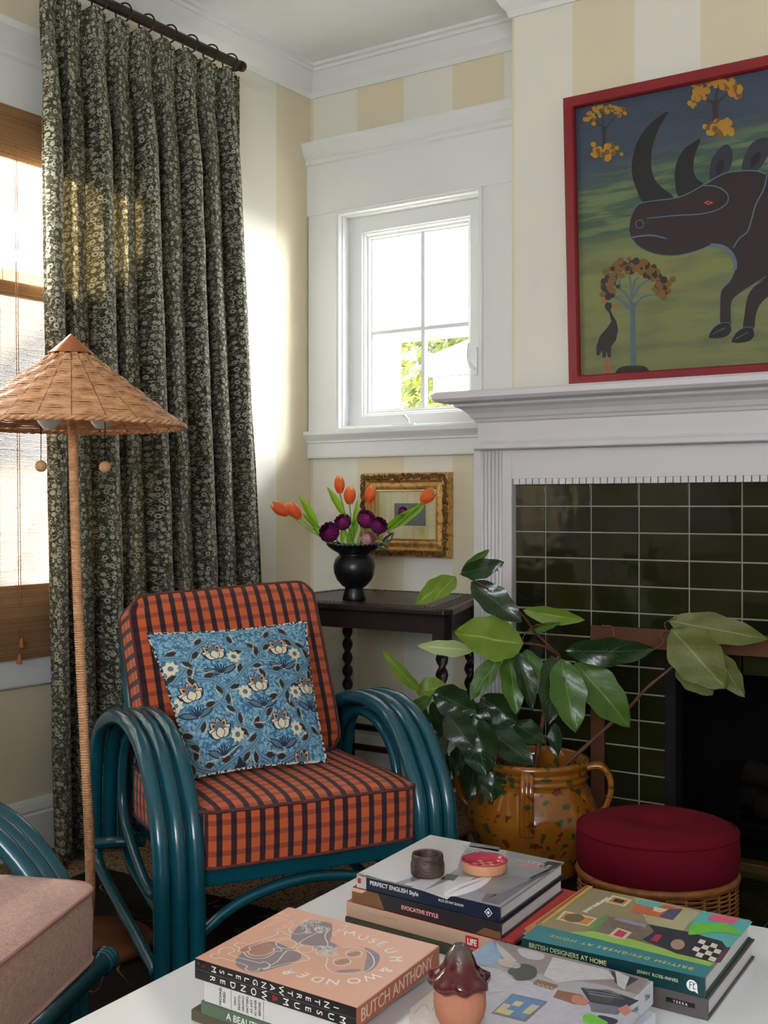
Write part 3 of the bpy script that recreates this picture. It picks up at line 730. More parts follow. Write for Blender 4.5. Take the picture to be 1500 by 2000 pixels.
for i in range(N):
    for q, rr in ((0, .0092), (.35, .0118), (.7, .0118)):
        path.append(along(pc, (i+q)/N)); rad.append(rr)
mb = MB(); mb.tube(path, rad, 12); part('wrapped_pole', mb, m_rattan, lp)
# woven shade
shc = Vector((apex.x-LX, apex.y-LY, 0)); ZR, ZA, RR = 1.218, 1.418, .262
def cone(r): return ZR+(ZA-ZR)*(1-r/RR)
mb = MB(); NS = 22; nr = 64; SEG = NS*8
for i in range(nr):
    f = i/(nr-1); r0 = .045+(RR-.008-.045)*f; ph = max(-1, min(1, 1.8*math.cos(PI*(i+.5)/6)))
    V = []
    for k in range(SEG):
        a = 2*PI*k/SEG; wv = ph*math.cos(NS/2*a)
        rr = r0; zz = cone(r0)+0.0036*wv+rs.uniform(-.0004, .0004)
        V.append((shc.x+rr*math.cos(a), shc.y+rr*math.sin(a), zz))
    mb.tube(V, .0022, 5, closed=True)
o = part('woven_shade', mb, m_rattan, lp)
mb = MB()
for k in range(NS):
    a = 2*PI*(k+.5)/NS; mb.tube([(shc.x+r*math.cos(a), shc.y+r*math.sin(a), cone(r)) for r in (.03, .1, .18, RR-.003)], .0024, 5)
part('spokes', mb, m_rattan_d, lp)['kind'] = 'stuff'
mb = MB()
for j in range(2):
    mb.tube([(shc.x+(RR+.002*math.cos(40*a+PI*j))*math.cos(a), shc.y+(RR+.002*math.cos(40*a+PI*j))*math.sin(a), ZR+.003*math.sin(40*a+PI*j)) for a in [2*PI*i/320 for i in range(320)]], .0042, 6, closed=True)
part('rim', mb, m_rattan, lp)
mb = MB(); mb.lathe([(.0005, .052), (.002, .050), (.052, .006), (.052, .004), (.045, .008)], (shc.x, shc.y, ZA-.037), 40); part('cap', mb, m_copper, lp)
m_bulb, nn_ = newmat('frosted_bulb'); nn_.out((.82, .84, .9, 1), .25)
for k, (px, py) in enumerate(((96, 818), (198, 812))):
    q = dep(px, py, 2.66+.1*k)-Vector((LX, LY, 0)); q.z = 1.232 if k == 0 else 1.24
    mb = MB(); mb.lathe([(.001, -.03), (.014, -.027), (.026, -.012), (.03, .004), (.026, .02), (.014, .036), (.012, .055), (.001, .056)], q, 20); part('bulb', mb, m_bulb, lp)
    c = dep((80, 205)[k], 900, 2.68+.06*k)-Vector((LX, LY, 0)); zb_ = 1.03+(988-(911, 911)[k])/FPX*2.7
    mb = MB()
    mb.tube([(c.x, c.y, 1.235), (c.x, c.y, zb_+.012)], .0009, 5)
    for i in range(34): mb.lathe([(.0003, -.0016), (.0016, 0), (.0003, .0016)], (c.x, c.y, zb_+.016+i*.0034), 6)
    part('pull_chain', mb, m_iron, lp)['kind'] = 'stuff'
    mb = MB(); R_ = .0135; mb.lathe([(R_*math.sin(a)+.0001, R_*math.cos(a)) for a in [PI*i/12 for i in range(13)]], (c.x, c.y, zb_), 20); part('pull_ball', mb, M('light_wood_ball', S(206, 158, 116), .45, var=.06), lp)
# ================================================ CHAIRS
AW = (.277, .316, .355)
outer = [(0, .0), (0, .10), (.004, .22), (.02, .32), (.0576, .39), (.134, .472), (.236, .515), (.345, .522), (.45, .50), (.52, .462), (.565, .40), (.585, .30), (.585, .18), (.575, .15)]
diag = [(.575, .175), (.54, .12), (.4, .085), (.2, .05), (.035, .018)]
loop = [(.17, .22), (.165, .32), (.20, .41), (.29, .468), (.40, .475), (.49, .43), (.525, .34), (.51, .25), (.43, .185), (.33, .135), (.25, .118), (.195, .15)]
def cushion(mb, w, d, h, crown=.02, rad=.03, nu=36, nv=34, nh=6, mi=0, bulge=.008, rotpat=0):
    """boxy cushion centred on x, y from 0..d, z 0..h; checks follow world-like axes"""
    def plan(a, b):   # a,b in -1..1 -> rounded rect
        k = .10
        x = a*(w/2)*(1-k*.18*(b*b)**3*abs(a)); y = b*(d/2)*(1-k*.18*(a*a)**3*abs(b))
        return x, y
    def crownf(a, b): return crown*(max(0, (1-a**4))**.6)*(max(0, (1-b**4))**.6)
    def pt(a, b, c):
        x, y = plan(a, b); bu = bulge*(1-c*c)
        if abs(a) > .999: x += math.copysign(bu*(1-b*b*.5), a)
        if abs(b) > .999: y += math.copysign(bu*(1-a*a*.5), b)
        rr = .045; ax_, ay_ = abs(x)-(w/2-rr), abs(y)-(d/2-rr)
        if ax_ > 0 and ay_ > 0:
            L_ = math.hypot(ax_, ay_); kk = max(ax_, ay_)/L_; x = math.copysign(w/2-rr+ax_*kk, x); y = math.copysign(d/2-rr+ay_*kk, y)
        z = h/2+c*h/2
        z += (crownf(a, b) if c > .99 else 0)+(-crownf(a, b)*.4 if c < -.99 else 0)
        z += .0025*noise.noise(Vector((x*9, y*9, c)))
        return Vector((x, y+d/2, z))
    mb.sheet(lambda u, v: pt(2*u-1, 2*v-1, 1), nu, nv, mi, uv=lambda u, v: (u*w, v*d))
    mb.sheet(lambda u, v: pt(2*u-1, 2*v-1, -1), nu, nv, mi, uv=lambda u, v: (u*w, v*d), flip=True)
    mb.sheet(lambda u, v: pt(2*u-1, -1, 2*v-1), nu, nh, mi, uv=lambda u, v: (u*w, v*h-h), flip=False)
    mb.sheet(lambda u, v: pt(2*u-1, 1, 2*v-1), nu, nh, mi, uv=lambda u, v: (u*w, v*h), flip=True)
    mb.sheet(lambda u, v: pt(-1, 2*u-1, 2*v-1), nv, nh, mi, uv=lambda u, v: (u*d, v*h), flip=True)
    mb.sheet(lambda u, v: pt(1, 2*u-1, 2*v-1), nv, nh, mi, uv=lambda u, v: (u*d, v*h), flip=False)
    def ring(c):
        P = []
        for i in range(40): P.append(pt(-1+2*i/40, -1, c*.97))
        for i in range(40): P.append(pt(1, -1+2*i/40, c*.97))
        for i in range(40): P.append(pt(1-2*i/40, 1, c*.97))
        for i in range(40): P.append(pt(-1, 1-2*i/40, c*.97))
        return P
    return ring(1), ring(-1)
def armchair(label, loc, rz, fab, is_front):
    t = thing('rattan_armchair', label, 'armchair', loc, rz, 'teal rattan armchairs')
    sy, sz = (0, 1.0) if is_front == 1 else (.075, .93)
    for s in (-1, 1):
        for k, a in enumerate(AW):
            mb = MB(); x = s*a
            P = cr([(x, y+sy, z*sz) for y, z in outer], 7)
            R = [.0185]*len(P)
            for c in (9, 38, 66):
                if c < len(P): R[(c+k*3) % len(P)] = .0198
            mb.tube(P, R, 14); part('arm_pole', mb, m_teal, t)
            if k != 1:
                mb = MB(); mb.tube(cr([(x*1.0, y+sy, z*sz) for y, z in diag], 5), .014, 12); part('brace_pole', mb, m_teal, t)
        mb = MB(); x = s*.300; mb.tube(cr([(x, y+sy, z*sz) for y, z in loop], 6, closed=True), .0125, 12, closed=True); part('loop_pole', mb, m_teal, t)
        mb = MB(); mb.tube([(s*.25, .50+sy, .175*sz), (s*.375, .575+sy, .165*sz)], .016, 12); part('cross_peg', mb, m_teal, t)
    # seat frame: front rail
    mb = MB()
    if is_front == 1: mb.box(-.262, .012, .196, .262, .05, .236)
    else:
        mb.tube([(-.31, .0, .218), (.315, .0, .218)], .019, 18)
        for q in (.280, .292, .304): mb.lathe([(.0185, -.003), (.0225, 0), (.0185, .003)], (0, 0, 0), 18, fn=lambda p, j, a, q=q: Vector((q+p.z, .0+p.x, .218+p.y)))
    part('front_rail', mb, m_teal, t, bevel=.006 if is_front == 1 else 0, bseg=3)
    for s in (-1, 1):
        mb = MB(); mb.tube([(s*.245, .03, .215), (s*.245, .56, .20)], .017, 12); part('side_rail', mb, m_teal, t)
    mb = MB(); mb.tube([(-.26, .55, .20), (.26, .55, .20)], .017, 12); part('rear_rail', mb, m_teal, t)
    for k in range(4):
        mb = MB(); y = .14+.1*k; mb.box(-.24, y, .212, .24, y+.035, .224); part('slat', mb, m_teal, t)
    mb = MB(); mb.tube(cr([(-.30, .03, .02), (-.27, .03, .08), (-.16, .03, .15), (0, .03, .178), (.16, .03, .15), (.27, .03, .08), (.30, .03, .02)], 6), .0125, 10); part('arched_stretcher', mb, m_teal, t)
    # back frame
    for s in (-1, 1):
        mb = MB(); mb.tube(cr([(s*.245, .53, .19), (s*.25, .62, .45), (s*.25, .70, .74)], 5), .016, 12); part('back_post', mb, m_teal, t)
    for f in (.3, .6, .95):
        mb = MB(); y = .57+.14*f; z = .3+.45*f; mb.tube([(-.25, y, z), (.25, y, z)], .013, 10); part('back_slat', mb, m_teal, t)
    # cushions
    piping = M('navy_orange_piping', S(96, 48, 44), .9, var=.6, vs=120) if is_front == 1 else M('pink_piping', S(178, 134, 124), .95)
    mb = MB(); a, b = cushion(mb, .548, .56, .124, .022, bulge=.004)
    s_ = part('seat_cushion', mb, fab, t); s_.location = (0, -.004, .238)
    for rg in (a, b):
        mb = MB(); mb.tube(rg, .0042, 6, closed=True); part('piping', mb, piping, s_)
    mb = MB(); a, b = cushion(mb, .515, .46, .10, .02, bulge=.004)
    s_ = part('back_cushion', mb, fab, t); s_.location = (-.004 if is_front == 1 else -.018, .475, .338 if is_front == 1 else .345); s_.rotation_euler = (Matrix.Rotation(math.radians(71), 3, 'X') @ Matrix.Rotation(math.radians(3.2 if is_front == 1 else 0), 3, 'Z')).to_euler()
    for rg in (a, b):
        mb = MB(); mb.tube(rg, .0042, 6, closed=True); part('piping', mb, piping, s_)
    return t
CH1 = armchair('teal rattan armchair with orange and navy checked cushions by the curtain', (1.215, -1.56, .008), math.radians(61.5), m_gingham, 1)
CH2 = armchair('teal rattan armchair with dusty pink cushion cut off at left edge', (0, 0, .008), math.radians(114.3), m_pink, 2)
# place second chair: its sitter's-left front cushion corner (.264,0,.36) goes to the unprojected point
cpt = dep(190, 1712, 2.05); u2 = Vector((math.cos(math.radians(114.3)), math.sin(math.radians(114.3)), 0))
CH2.location = (cpt.x-u2.x*.264, cpt.y-u2.y*.264, .008)
# ---- blue scatter cushion
pl = thing('scatter_cushion', 'blue floral scatter cushion with cream lotus flowers on the checked armchair', 'cushion', dep(505, 1505, 2.84))
BLc, BRc, TLc, TRc = dep(376, 1520, 2.73), dep(638, 1488, 2.885), dep(287, 1238, 2.885), dep(597, 1214, 3.035)
nrm_p = (BRc-BLc).cross(TLc-BLc).normalized()
if nrm_p.dot(CAM-BLc) < 0: nrm_p = -nrm_p
def pil(u, v, side=1, off=0.0):
    """pillow surface; u,v in 0..1"""
    a, b = 2*u-1, 2*v-1
    ee = .055
    uu = .5+a*.5*(1-ee*(1-a*a)*0-ee*(1-b*b)*0); 
    pin_u = .5+.5*a*(1-.045*(1-b**2)); pin_v = .5+.5*b*(1-.05*(1-a**2))
    base = (BLc*(1-pin_u)*(1-pin_v)+BRc*pin_u*(1-pin_v)+TLc*(1-pin_u)*pin_v+TRc*pin_u*pin_v)
    th = .062*(max(0, 1-a*a)**.62)*(max(0, 1-b*b)**.62)+.004*noise.noise(Vector((u*5, v*5, 1)))*(1-a*a)*(1-b*b)
    return base+nrm_p*(side*th+off)
mb = MB(); mb.sheet(lambda u, v: pil(u, v, 1), 40, 40, uv=lambda u, v: (u*.45, v*.42)); mb.sheet(lambda u, v: pil(u, v, -1), 40, 40, uv=lambda u, v: (u*.45, v*.42), flip=True)
part('cover', mb, m_bluep, pl, world=True)
edge = [pil(i/20, 0) for i in range(20)]+[pil(1, i/20) for i in range(20)]+[pil(1-i/20, 1) for i in range(20)]+[pil(0, 1-i/20) for i in range(20)]
mb = MB(); mb.tube(edge, .0035, 6, closed=True)
m_pip, n_ = newmat('black_white_piping'); cc_ = n_.coord('Object'); n_.out(n_.mix(n_.step(n_.noise(cc_, 160, 0), .48, .52), S(30, 34, 50), S(210, 206, 196)), .8)
part('piping', mb, m_pip, pl, world=True)
m_cream = M('cream_print', S(228, 216, 186), .85, var=.1, vs=80); m_brown = M('brown_print', S(58, 40, 34), .85, var=.5, vs=260)
m_navy = M('navy_print', S(24, 50, 78), .85, var=.2); m_ribbon = M('soft_blue_ribbon_print', S(112, 158, 184), .85, var=.1); m_peach = M('peach_print', S(206, 164, 130), .85, var=.1)
m_greyb = M('grey_blue_print', S(92, 116, 132), .85, var=.3, vs=200)
PM = [m_cream, m_brown, m_navy, m_ribbon, m_peach, m_greyb]
pr_ = MB(); ASP = .45/.42
def pp2(x, y, off): return pil(min(.997, max(.003, x)), min(.997, max(.003, y)), 1, off)
def inside(x, y): return .0 < x < 1 and 0 < y < 1
def blob(poly, mi, off):
    cxx = sum(p[0] for p in poly)/len(poly); cyy = sum(p[1] for p in poly)/len(poly)
    if not inside(cxx, cyy): return
    n = len(poly); V = [pp2(cxx, cyy, off)]+[pp2(cxx+(p[0]-cxx)*.5, cyy+(p[1]-cyy)*.5, off) for p in poly]+[pp2(p[0], p[1], off) for p in poly]
    F = [[0, 1+i, 1+(i+1) % n] for i in range(n)]+[[1+i, 1+n+i, 1+n+(i+1) % n, 1+(i+1) % n] for i in range(n)]
    pr_.add(V, F, mi)
def lens(x, y, L, W, ang, mi, off, n=7):
    ca, sa = math.cos(ang), math.sin(ang); P = []
    for i in range(n+1):
        f = i/n; P.append((f*L, W*math.sin(PI*f)))
    for i in range(1, n): f = 1-i/n; P.append((f*L, -W*math.sin(PI*f)))
    blob([(x+(a*ca-b*sa), y+(a*sa+b*ca)*ASP) for a, b in P], mi, off)
def strip(path, w, mi, off):
    for i in range(len(path)-1):
        (x0, y0), (x1, y1) = path[i], path[i+1]
        if not (inside(x0, y0) and inside(x1, y1)): continue
        dx, dy = x1-x0, (y1-y0)/ASP; L = math.hypot(dx, dy) or 1; nx, ny = -dy/L*w, dx/L*w*ASP
        pr_.add([pp2(x0+nx, y0+ny, off), pp2(x1+nx, y1+ny, off), pp2(x1-nx, y1-ny, off), pp2(x0-nx, y0-ny, off)], [[0, 3, 2, 1]], mi)
def lotus(x, y, s, tilt, side):
    o = .0012
    for a in (-.95, .95): lens(x, y-.006, .062*s, .021*s, PI/2-a+tilt, 2, o-.0002)
    for a in (-.5, 0, .5): lens(x, y, .071*s, .018*s, PI/2-a+tilt, 2, o-.0001)
    for a in (-.95, .95): lens(x, y-.004, .055*s, .016*s, PI/2-a+tilt, 0, o)
    for a in (-.5, 0, .5): lens(x, y, .066*s, .014*s, PI/2-a+tilt, 4, o+.0002)
    for a in (-.5, 0, .5): lens(x+.035*s*math.sin(a-tilt), y+.04*s*math.cos(a-tilt), .016*s, .006*s, PI/2-a+tilt, 1, o+.0004)
    lens(x, y+.006*s, .05*s, .022*s, PI/2+tilt, 5, o+.0005)
    for a in (-.55, .55): lens(x, y-.010*s, .051*s, .018*s, PI/2-a*1.7+tilt, 2, o+.0006); lens(x, y-.008*s, .046*s, .0145*s, PI/2-a*1.7+tilt, 0, o+.0007)
    lens(x, y-.013*s, .045*s, .020*s, PI/2+tilt, 2, o+.0008); lens(x, y-.010*s, .040*s, .0165*s, PI/2+tilt, 0, o+.0009)
    # daisy
    dx, dy = x+side*.068*s, y-.008*s
    for k in range(8): lens(dx, dy, .030*s, .0095*s, k*PI/4+.2, 0, o)
    blob([(dx+.011*s*math.cos(a), dy+.011*s*math.sin(a)*ASP) for a in [k*PI/4 for k in range(8)]], 5, o+.0003)
    # sprigs below
    by = y-.082*s
    for a in (-.9, -.55, -.2, .2, .55, .9): strip([(x, by), (x+.035*math.sin(a)*s, by+.045*math.cos(a)*s)], .0028*s, 2, o*.6)
    for sg in (-1, 1):
        lens(x, by-.006, .082*s, .0135*s, (PI/2-sg*1.1), 2, o*.6); lens(x+sg*.01, by+.001, .064*s, .009*s, (PI/2-sg*1.1), 5, o*.8)
        strip([(x, by-.004), (x+sg*.07*s, by+.034*s)], .0015*s, 0, o)
def q2(px, py):  # crop6 pixel -> approx u,v on pillow
    X = 280+px*380/1500; Y = 1200+py*340/1342
    d = ray(X, Y); q = nrm_p; t = (BLc+nrm_p*.045-CAM).dot(q)/d.dot(q); P = CAM+d*t-nrm_p*.045
    # solve bilinear approx by affine
    e1, e2 = BRc-BLc, TLc-BLc; r = P-BLc
    a11, a12, a22 = e1.dot(e1), e1.dot(e2), e2.dot(e2); b1, b2 = r.dot(e1), r.dot(e2); D_ = a11*a22-a12*a12
    return ((b1*a22-b2*a12)/D_, (b2*a11-b1*a12)/D_)
for (px, py, sd) in ((490, 330, 1), (930, 295, 1), (360, 640, -1), (825, 600, -1), (1205, 585, -1), (590, 940, 1), (1045, 880, 1), (80, 380, 1), (820, 1230, 1), (380, 1260, 1), (1290, 1150, -1)):
    x, y = q2(px, py); lotus(x, y, 1.6, .12, sd)
for pathpx in ([(60, 200), (130, 290), (230, 310), (310, 350), (280, 430), (220, 500)], [(300, 430), (380, 500), (480, 520), (560, 590), (560, 680), (470, 760), (400, 880)], [(560, 690), (660, 740), (690, 850), (790, 900), (880, 930), (850, 1010), (760, 1090), (640, 1170), (600, 1220)], [(560, 590), (650, 520), (700, 430), (770, 370), (780, 300), (700, 270), (590, 250), (540, 180)], [(310, 350), (330, 270), (420, 190)], [(770, 400), (860, 460), (950, 480), (1010, 560), (1000, 640), (940, 700), (880, 780), (870, 880)], [(1010, 560), (1090, 500), (1130, 400), (1180, 340), (1140, 270), (1050, 250), (980, 180), (900, 130)], [(1010, 650), (1100, 690), (1140, 790), (1240, 850), (1290, 900), (1270, 970), (1200, 1060), (1060, 1150)], [(230, 780), (270, 880), (350, 940), (400, 970), (380, 1050), (290, 1110)], [(860, 1020), (930, 1090), (1010, 1120), (1050, 1160)], [(380, 1060), (460, 1150), (560, 1180), (600, 1210)], [(1180, 380), (1230, 460), (1290, 500)], [(780, 300), (800, 220), (850, 150)], [(1180, 250), (1230, 180)]):
    P = [q2(*p) for p in pathpx]; P = [tuple(q[:2]) for q in cr([(x, y, 0) for x, y in P], 5)]
    strip(P, .0150, 5, .0005); strip(P, .0115, 3, .0006); strip(P, .0018, 2, .0008)
    for i in range(2, len(P)-2, 5):
        (x0, y0), (x1, y1) = P[i], P[i+1]; a = math.atan2((y1-y0)/ASP, x1-x0); sg = 1 if (i//5) % 2 else -1
        nx, ny = -math.sin(a)*sg, math.cos(a)*sg
        bx, by = x0+nx*.020, y0+ny*.020*ASP
        lens(bx, by, .070, .016, a+sg*.25, 1, .0011)
        for k in range(8):
            f = k/7*.068; ex, ey = bx+math.cos(a+sg*.25)*f+nx*.016, by+(math.sin(a+sg*.25)*f+ny*.016)*ASP
            lens(ex, ey, .0145, .0026, a+sg*1.0, 0, .0013, 4)
part('printed_flowers', pr_, PM, pl, world=True)['kind'] = 'stuff'
#@@NEXT
# ================================================ SIDE TABLE
st = thing('side_table', 'dark carved side table with barley twist legs in the corner', 'side table', (.58, -.33, 0))
tp = [(.20, -.03), (.80, -.03), (1.005, -.60), (.985, -.625), (.25, -.625), (.235, -.61)]
mb = MB(); mb.prism([(x, y, .695) for x, y in tp], (0, 0, .022)); part('table_top', mb, m_darkwood, st, world=True, bevel=.006, bseg=3)
mb = MB(); cxm, cym = .55, -.33
def shr(k): return [Vector((cxm+(x-cxm)*k, cym+(y-cym)*k, .7172)) for x, y in ((.20, -.03), (.80, -.03), (1.0, -.62), (.24, -.62))]
A_, B_ = shr(.97), shr(.80)
for i in range(4):
    j = (i+1) % 4; n = max(3, int((A_[j]-A_[i]).length/.016))
    for k in range(n):
        for q in range(3):
            f = (k+.5)/n; g_ = (q+.5)/3; c = A_[i].lerp(A_[j], f).lerp(B_[i].lerp(B_[j], f), g_)
            mb.lathe([(.0052, 0), (.004, .0016), (.0008, .0022)], (c.x+.002*math.sin(k*2+q), c.y, .7165), 5)
part('carved_border', mb, m_darkwood, st, world=True)['kind'] = 'stuff'
legs = [(.236, -.08), (.765, -.08), (.945, -.565), (.275, -.575)]
mb = MB()
for i in range(4):
    a = Vector((*legs[i], 0)); b = Vector((*legs[(i+1) % 4], 0)); d = (b-a).normalized(); n_p = Vector((-d.y, d.x, 0))*.01
    mb = MB(); mb.prism([a+n_p+UP*.635, b+n_p+UP*.635, b+n_p+UP*.695, a+n_p+UP*.695], -n_p*2); part('apron', mb, m_darkwood, st, world=True)
    for zz in (.13, .205):
        if i == 2: continue
        mb = MB(); mb.tube([a+UP*zz, b+UP*zz], .0125, 8); part('stretcher', mb, m_darkwood, st, world=True)
for (x, y) in legs:
    mb = MB(); mb.box(x-.022, y-.022, .59, x+.022, y+.022, .70); mb.box(x-.02, y-.02, .09, x+.02, y+.02, .25)
    mb.lathe([(.012, 0), (.018, .012), (.02, .03), (.012, .045), (.016, .06), (.014, .09)], (x, y, 0), 14)
    # barley twist
    n = 90; V = []; F = []; sg = 12
    for i in range(n+1):
        z = .25+.34*i/n
        for k in range(sg):
            a = 2*PI*k/sg; r = .0145+.0055*math.cos(2*(a-z*2*PI/.10)); V.append((x+r*math.cos(a), y+r*math.sin(a), z))
    for i in range(n):
        for k in range(sg): F.append([i*sg+k, i*sg+(k+1) % sg, (i+1)*sg+(k+1) % sg, (i+1)*sg+k])
    mb.add(V, F, 0, True); part('leg', mb, m_darkwood, st, world=True)
# ================================================ VASE + FLOWERS
VB = on(692, 1171, 2, .7175); VD = (VB-CAM).dot(FW)
va = thing('vase', 'matte black footed vase with scalloped flared rim on the side table', 'vase', VB)
prof = [(.001, .0), (.039, 0), (.040, .003), (.033, .032), (.030, .040), (.040, .046), (.058, .066), (.068, .09), (.070, .113), (.064, .134), (.052, .148), (.050, .151), (.056, .156), (.072, .166), (.088, .178), (.093, .184), (.090, .1855), (.066, .168), (.048, .157), (.042, .148), (.001, .13)]
def scal(p, j, a):
    if 13 <= j <= 17:
        k = (1, 1, 1.0, 1, .6)[j-13]*(.0022 if j > 13 else .001)*math.cos(34*a); return Vector((p.x*(1+k*8), p.y*(1+k*8), p.z+k))
    return p
mb = MB(); mb.lathe(prof, (0, 0, 0), 136, fn=scal); part('body', mb, m_blackvase, va)
FD = VD
def stem(mb, a, b, r=.0022, bend=.02):
    m = (a+b)/2+Vector((0, 0, -bend)); mb.tube(cr([a, m, b], 6), r, 6)
def blade(mb, a, b, wd, cup=.15, droop=.0, nrm=None, mi=0, rot=0.0, n=12, shape=.85):
    """leaf blade from base a to tip b with midrib fold"""
    d = (b-a); L = d.length; t = d.normalized(); nv = (nrm or (CAM-(a+b)/2)).normalized(); nv = (nv-t*nv.dot(t)).normalized()
    s = t.cross(nv).normalized(); nv = (nv*math.cos(rot)+s*math.sin(rot)); s = t.cross(nv).normalized()
    def fn(u, v):
        x = 2*u-1; ww = wd/2*math.sin(PI*min(1, max(0, v))**shape)**.75 if 0 < v < 1 else 0.0
        c = a+d*v+nv*(droop*L*math.sin(PI*v)); e = 1+.06*math.sin(v*19+wd*300)
        return c+s*(x*ww*e)-nv*(cup*ww*(1-abs(x))*1.0)+nv*(.03*wd*math.sin(v*13+x*3))
    mb.sheet(fn, 6, n, mi)
VT = VB+UP*.165
def bouquet_pt(px, py, dd=0): return dep(px, py, FD+dd)
tul = [((547, 993), (-.85, .6), 0, (13, 20)), ((574, 997), (-.55, .8), .02, (13, 20)), ((663, 946), (-.05, 1), 0, (10.5, 18)), ((683, 967), (.02, 1), -.02, (12, 18)), ((723, 965), (.25, 1), .03, (11.5, 18)), ((836, 968), (.75, .75), -.03, (13, 18))]
tl_lab = ['orange tulip farthest left in the black vase', 'second orange tulip from the left, touching the leftmost one', 'tallest orange tulip standing upright in the middle of the vase', 'orange tulip just right of the tallest one', 'orange tulip beside the gilt frame edge', 'orange tulip in front of the gilt mirror at the far right']
for i, ((px, py), dr, dd, (rw, rh)) in enumerate(tul):
    c = bouquet_pt(px, py, dd); k = FD/FPX; ax = (RT*dr[0]+UP*dr[1]).normalized(); H_ = rh*k*2; R_ = rw*k
    base = c-ax*H_/2
    t = thing('tulip', tl_lab[i], 'flower', VT, group='flowers in the black vase')
    mb = MB(); fr = VT+RT*(.02*dr[0])-UP*.0; stem(mb, fr, base, .0024, .0 if abs(dr[0]) < .3 else .012); part('stem', mb, m_stem, t, world=True)
    e1 = ax.orthogonal().normalized(); e2 = ax.cross(e1)
    for q in range(6):
        a0 = q*PI/3+(.5 if q % 2 else 0); rr = R_*(1.0 if q % 2 else .9); ph = q % 2
        def fn(u, v, a0=a0, rr=rr):
            wv = .74*(math.sin(PI*(v*.80+.12))**.6); a = a0+(2*u-1)*wv*1.15
            r = rr*math.sin(PI*(.09+v*.80))**.72
            return base+ax*(H_*v*(1-.10*abs(2*u-1)**2*v))+(e1*math.cos(a)+e2*math.sin(a))*r
        mb = MB(); mb.sheet(fn, 8, 10); part('petal', mb, P_orange, t, world=True)
lv = [((622, 1030), (584, 967), 17), ((618, 1028), (590, 1002), 11), ((676, 1012), (639, 951), 16), ((688, 1060), (698, 975), 14), ((678, 1062), (700, 1010), 18), ((748, 1036), (833, 983), 24), ((757, 1034), (820, 990), 13), ((668, 1062), (672, 1020), 12), ((716, 1060), (728, 988), 10), ((640, 1062), (600, 1012), 10)]
ll = ['long pale green tulip leaf rising left above the purple flower', 'short tulip leaf below the two leftmost tulips', 'pointed tulip leaf left of the tallest tulip', 'narrow upright tulip leaf right of centre', 'broad tulip leaf in the middle of the bouquet', 'broad bright tulip leaf crossing the gilt mirror', 'narrow leaf alongside the rightmost tulip stem', 'small tulip leaf low in the vase mouth', 'thin tulip leaf behind the magenta ranunculus', 'thin tulip leaf behind the leftmost purple ranunculus']
for i, (a, b, wpx) in enumerate(lv):
    A = bouquet_pt(*a, .01); B = bouquet_pt(*b, .01); t = thing('tulip_leaf', ll[i], 'leaf', VT, group='flowers in the black vase')
    mb = MB(); blade(mb, A, B, wpx*FD/FPX, .35, .03, rot=.4); mb.tube(cr([VT-UP*.02+RT*.01*(1 if b[0] > 690 else -1), VT.lerp(A, .6), A+(B-A)*.05], 5), .002, 5); part('blade', mb, L_tulip, t, world=True)
rn = [((643, 1039), 20, -.03, P_purple), ((669, 1019), 17, -.01, P_purple), ((716, 1013), 19, -.01, P_purple), ((740, 1026), 17, -.03, P_purple), ((788, 1001), 12, .02, P_purple), ((720, 1051), 15.5, -.06, P_pink), ((757, 1048), 11, -.03, P_pink)]
rl = ['deep purple ranunculus hanging at the left of the vase rim', 'dark purple ranunculus above and right of the leftmost one', 'large magenta ranunculus in the middle', 'magenta ranunculus overlapping the large one at its right', 'small magenta ranunculus in front of the gilt mirror', 'pale pink rose with red centre at the vase rim', 'small pink rosebud at the right of the vase rim']
for i, ((px, py), r, dd, mt) in enumerate(rn):
    c = bouquet_pt(px, py, dd); k = FD/FPX; R_ = r*k; rs = random.Random(i)
    t = thing('ranunculus' if mt is P_purple else 'rose', rl[i], 'flower', VT, group='flowers in the black vase')
    ax = ((c-VT).normalized()*.7+(CAM-c).normalized()*.8+RT*rs.uniform(-.2, .2)).normalized(); e1 = ax.orthogonal().normalized(); e2 = ax.cross(e1)
    mb = MB(); stem(mb, VT+RT*(.01 if px > 690 else -.01), c-ax*R_*.5, .0022, .008); part('stem', mb, m_stem, t, world=True)
    mb = MB()
    for L_ in range(7):
        f = (L_+1)/7; n = 3+L_
        for q in range(n):
            a0 = 2*PI*q/n+L_*.7
            def fn(u, v, a0=a0, f=f, n=n):
                a = a0+(2*u-1)*PI/n*1.25; th = (.25+v*(.70-.38*f))*PI; rr = R_*f*(1+.07*math.sin(u*11+a0*3)*v)
                top = math.cos(th)*-1
                return c+(e1*math.cos(a)+e2*math.sin(a))*(rr*math.sin(th))+ax*(R_*.95*(-math.cos(th))*(.55+.45*f)*(1.0) + R_*.12*(1-f)*v)
            mb.sheet(fn, 6, 5)
    part('petals', mb, mt, t, world=True)['kind'] = 'stuff'
for k, ((a, b)) in enumerate((((745, 1062), (770, 1040)), ((735, 1066), (760, 1070)), ((668, 1066), (650, 1060)))):
    t = thing('rose_leaf', ['small dark rose leaf by the pink bud', 'small rose leaf drooping over the right of the vase rim', 'small dark leaf over the left of the vase mouth'][k], 'leaf', VT, group='flowers in the black vase')
    mb = MB(); A = bouquet_pt(*a, -.05); B = bouquet_pt(*b, -.05); blade(mb, A, B, .018, .2, 0); mb.tube([VT, A], .0012, 5); part('blade', mb, L_dark, t, world=True)
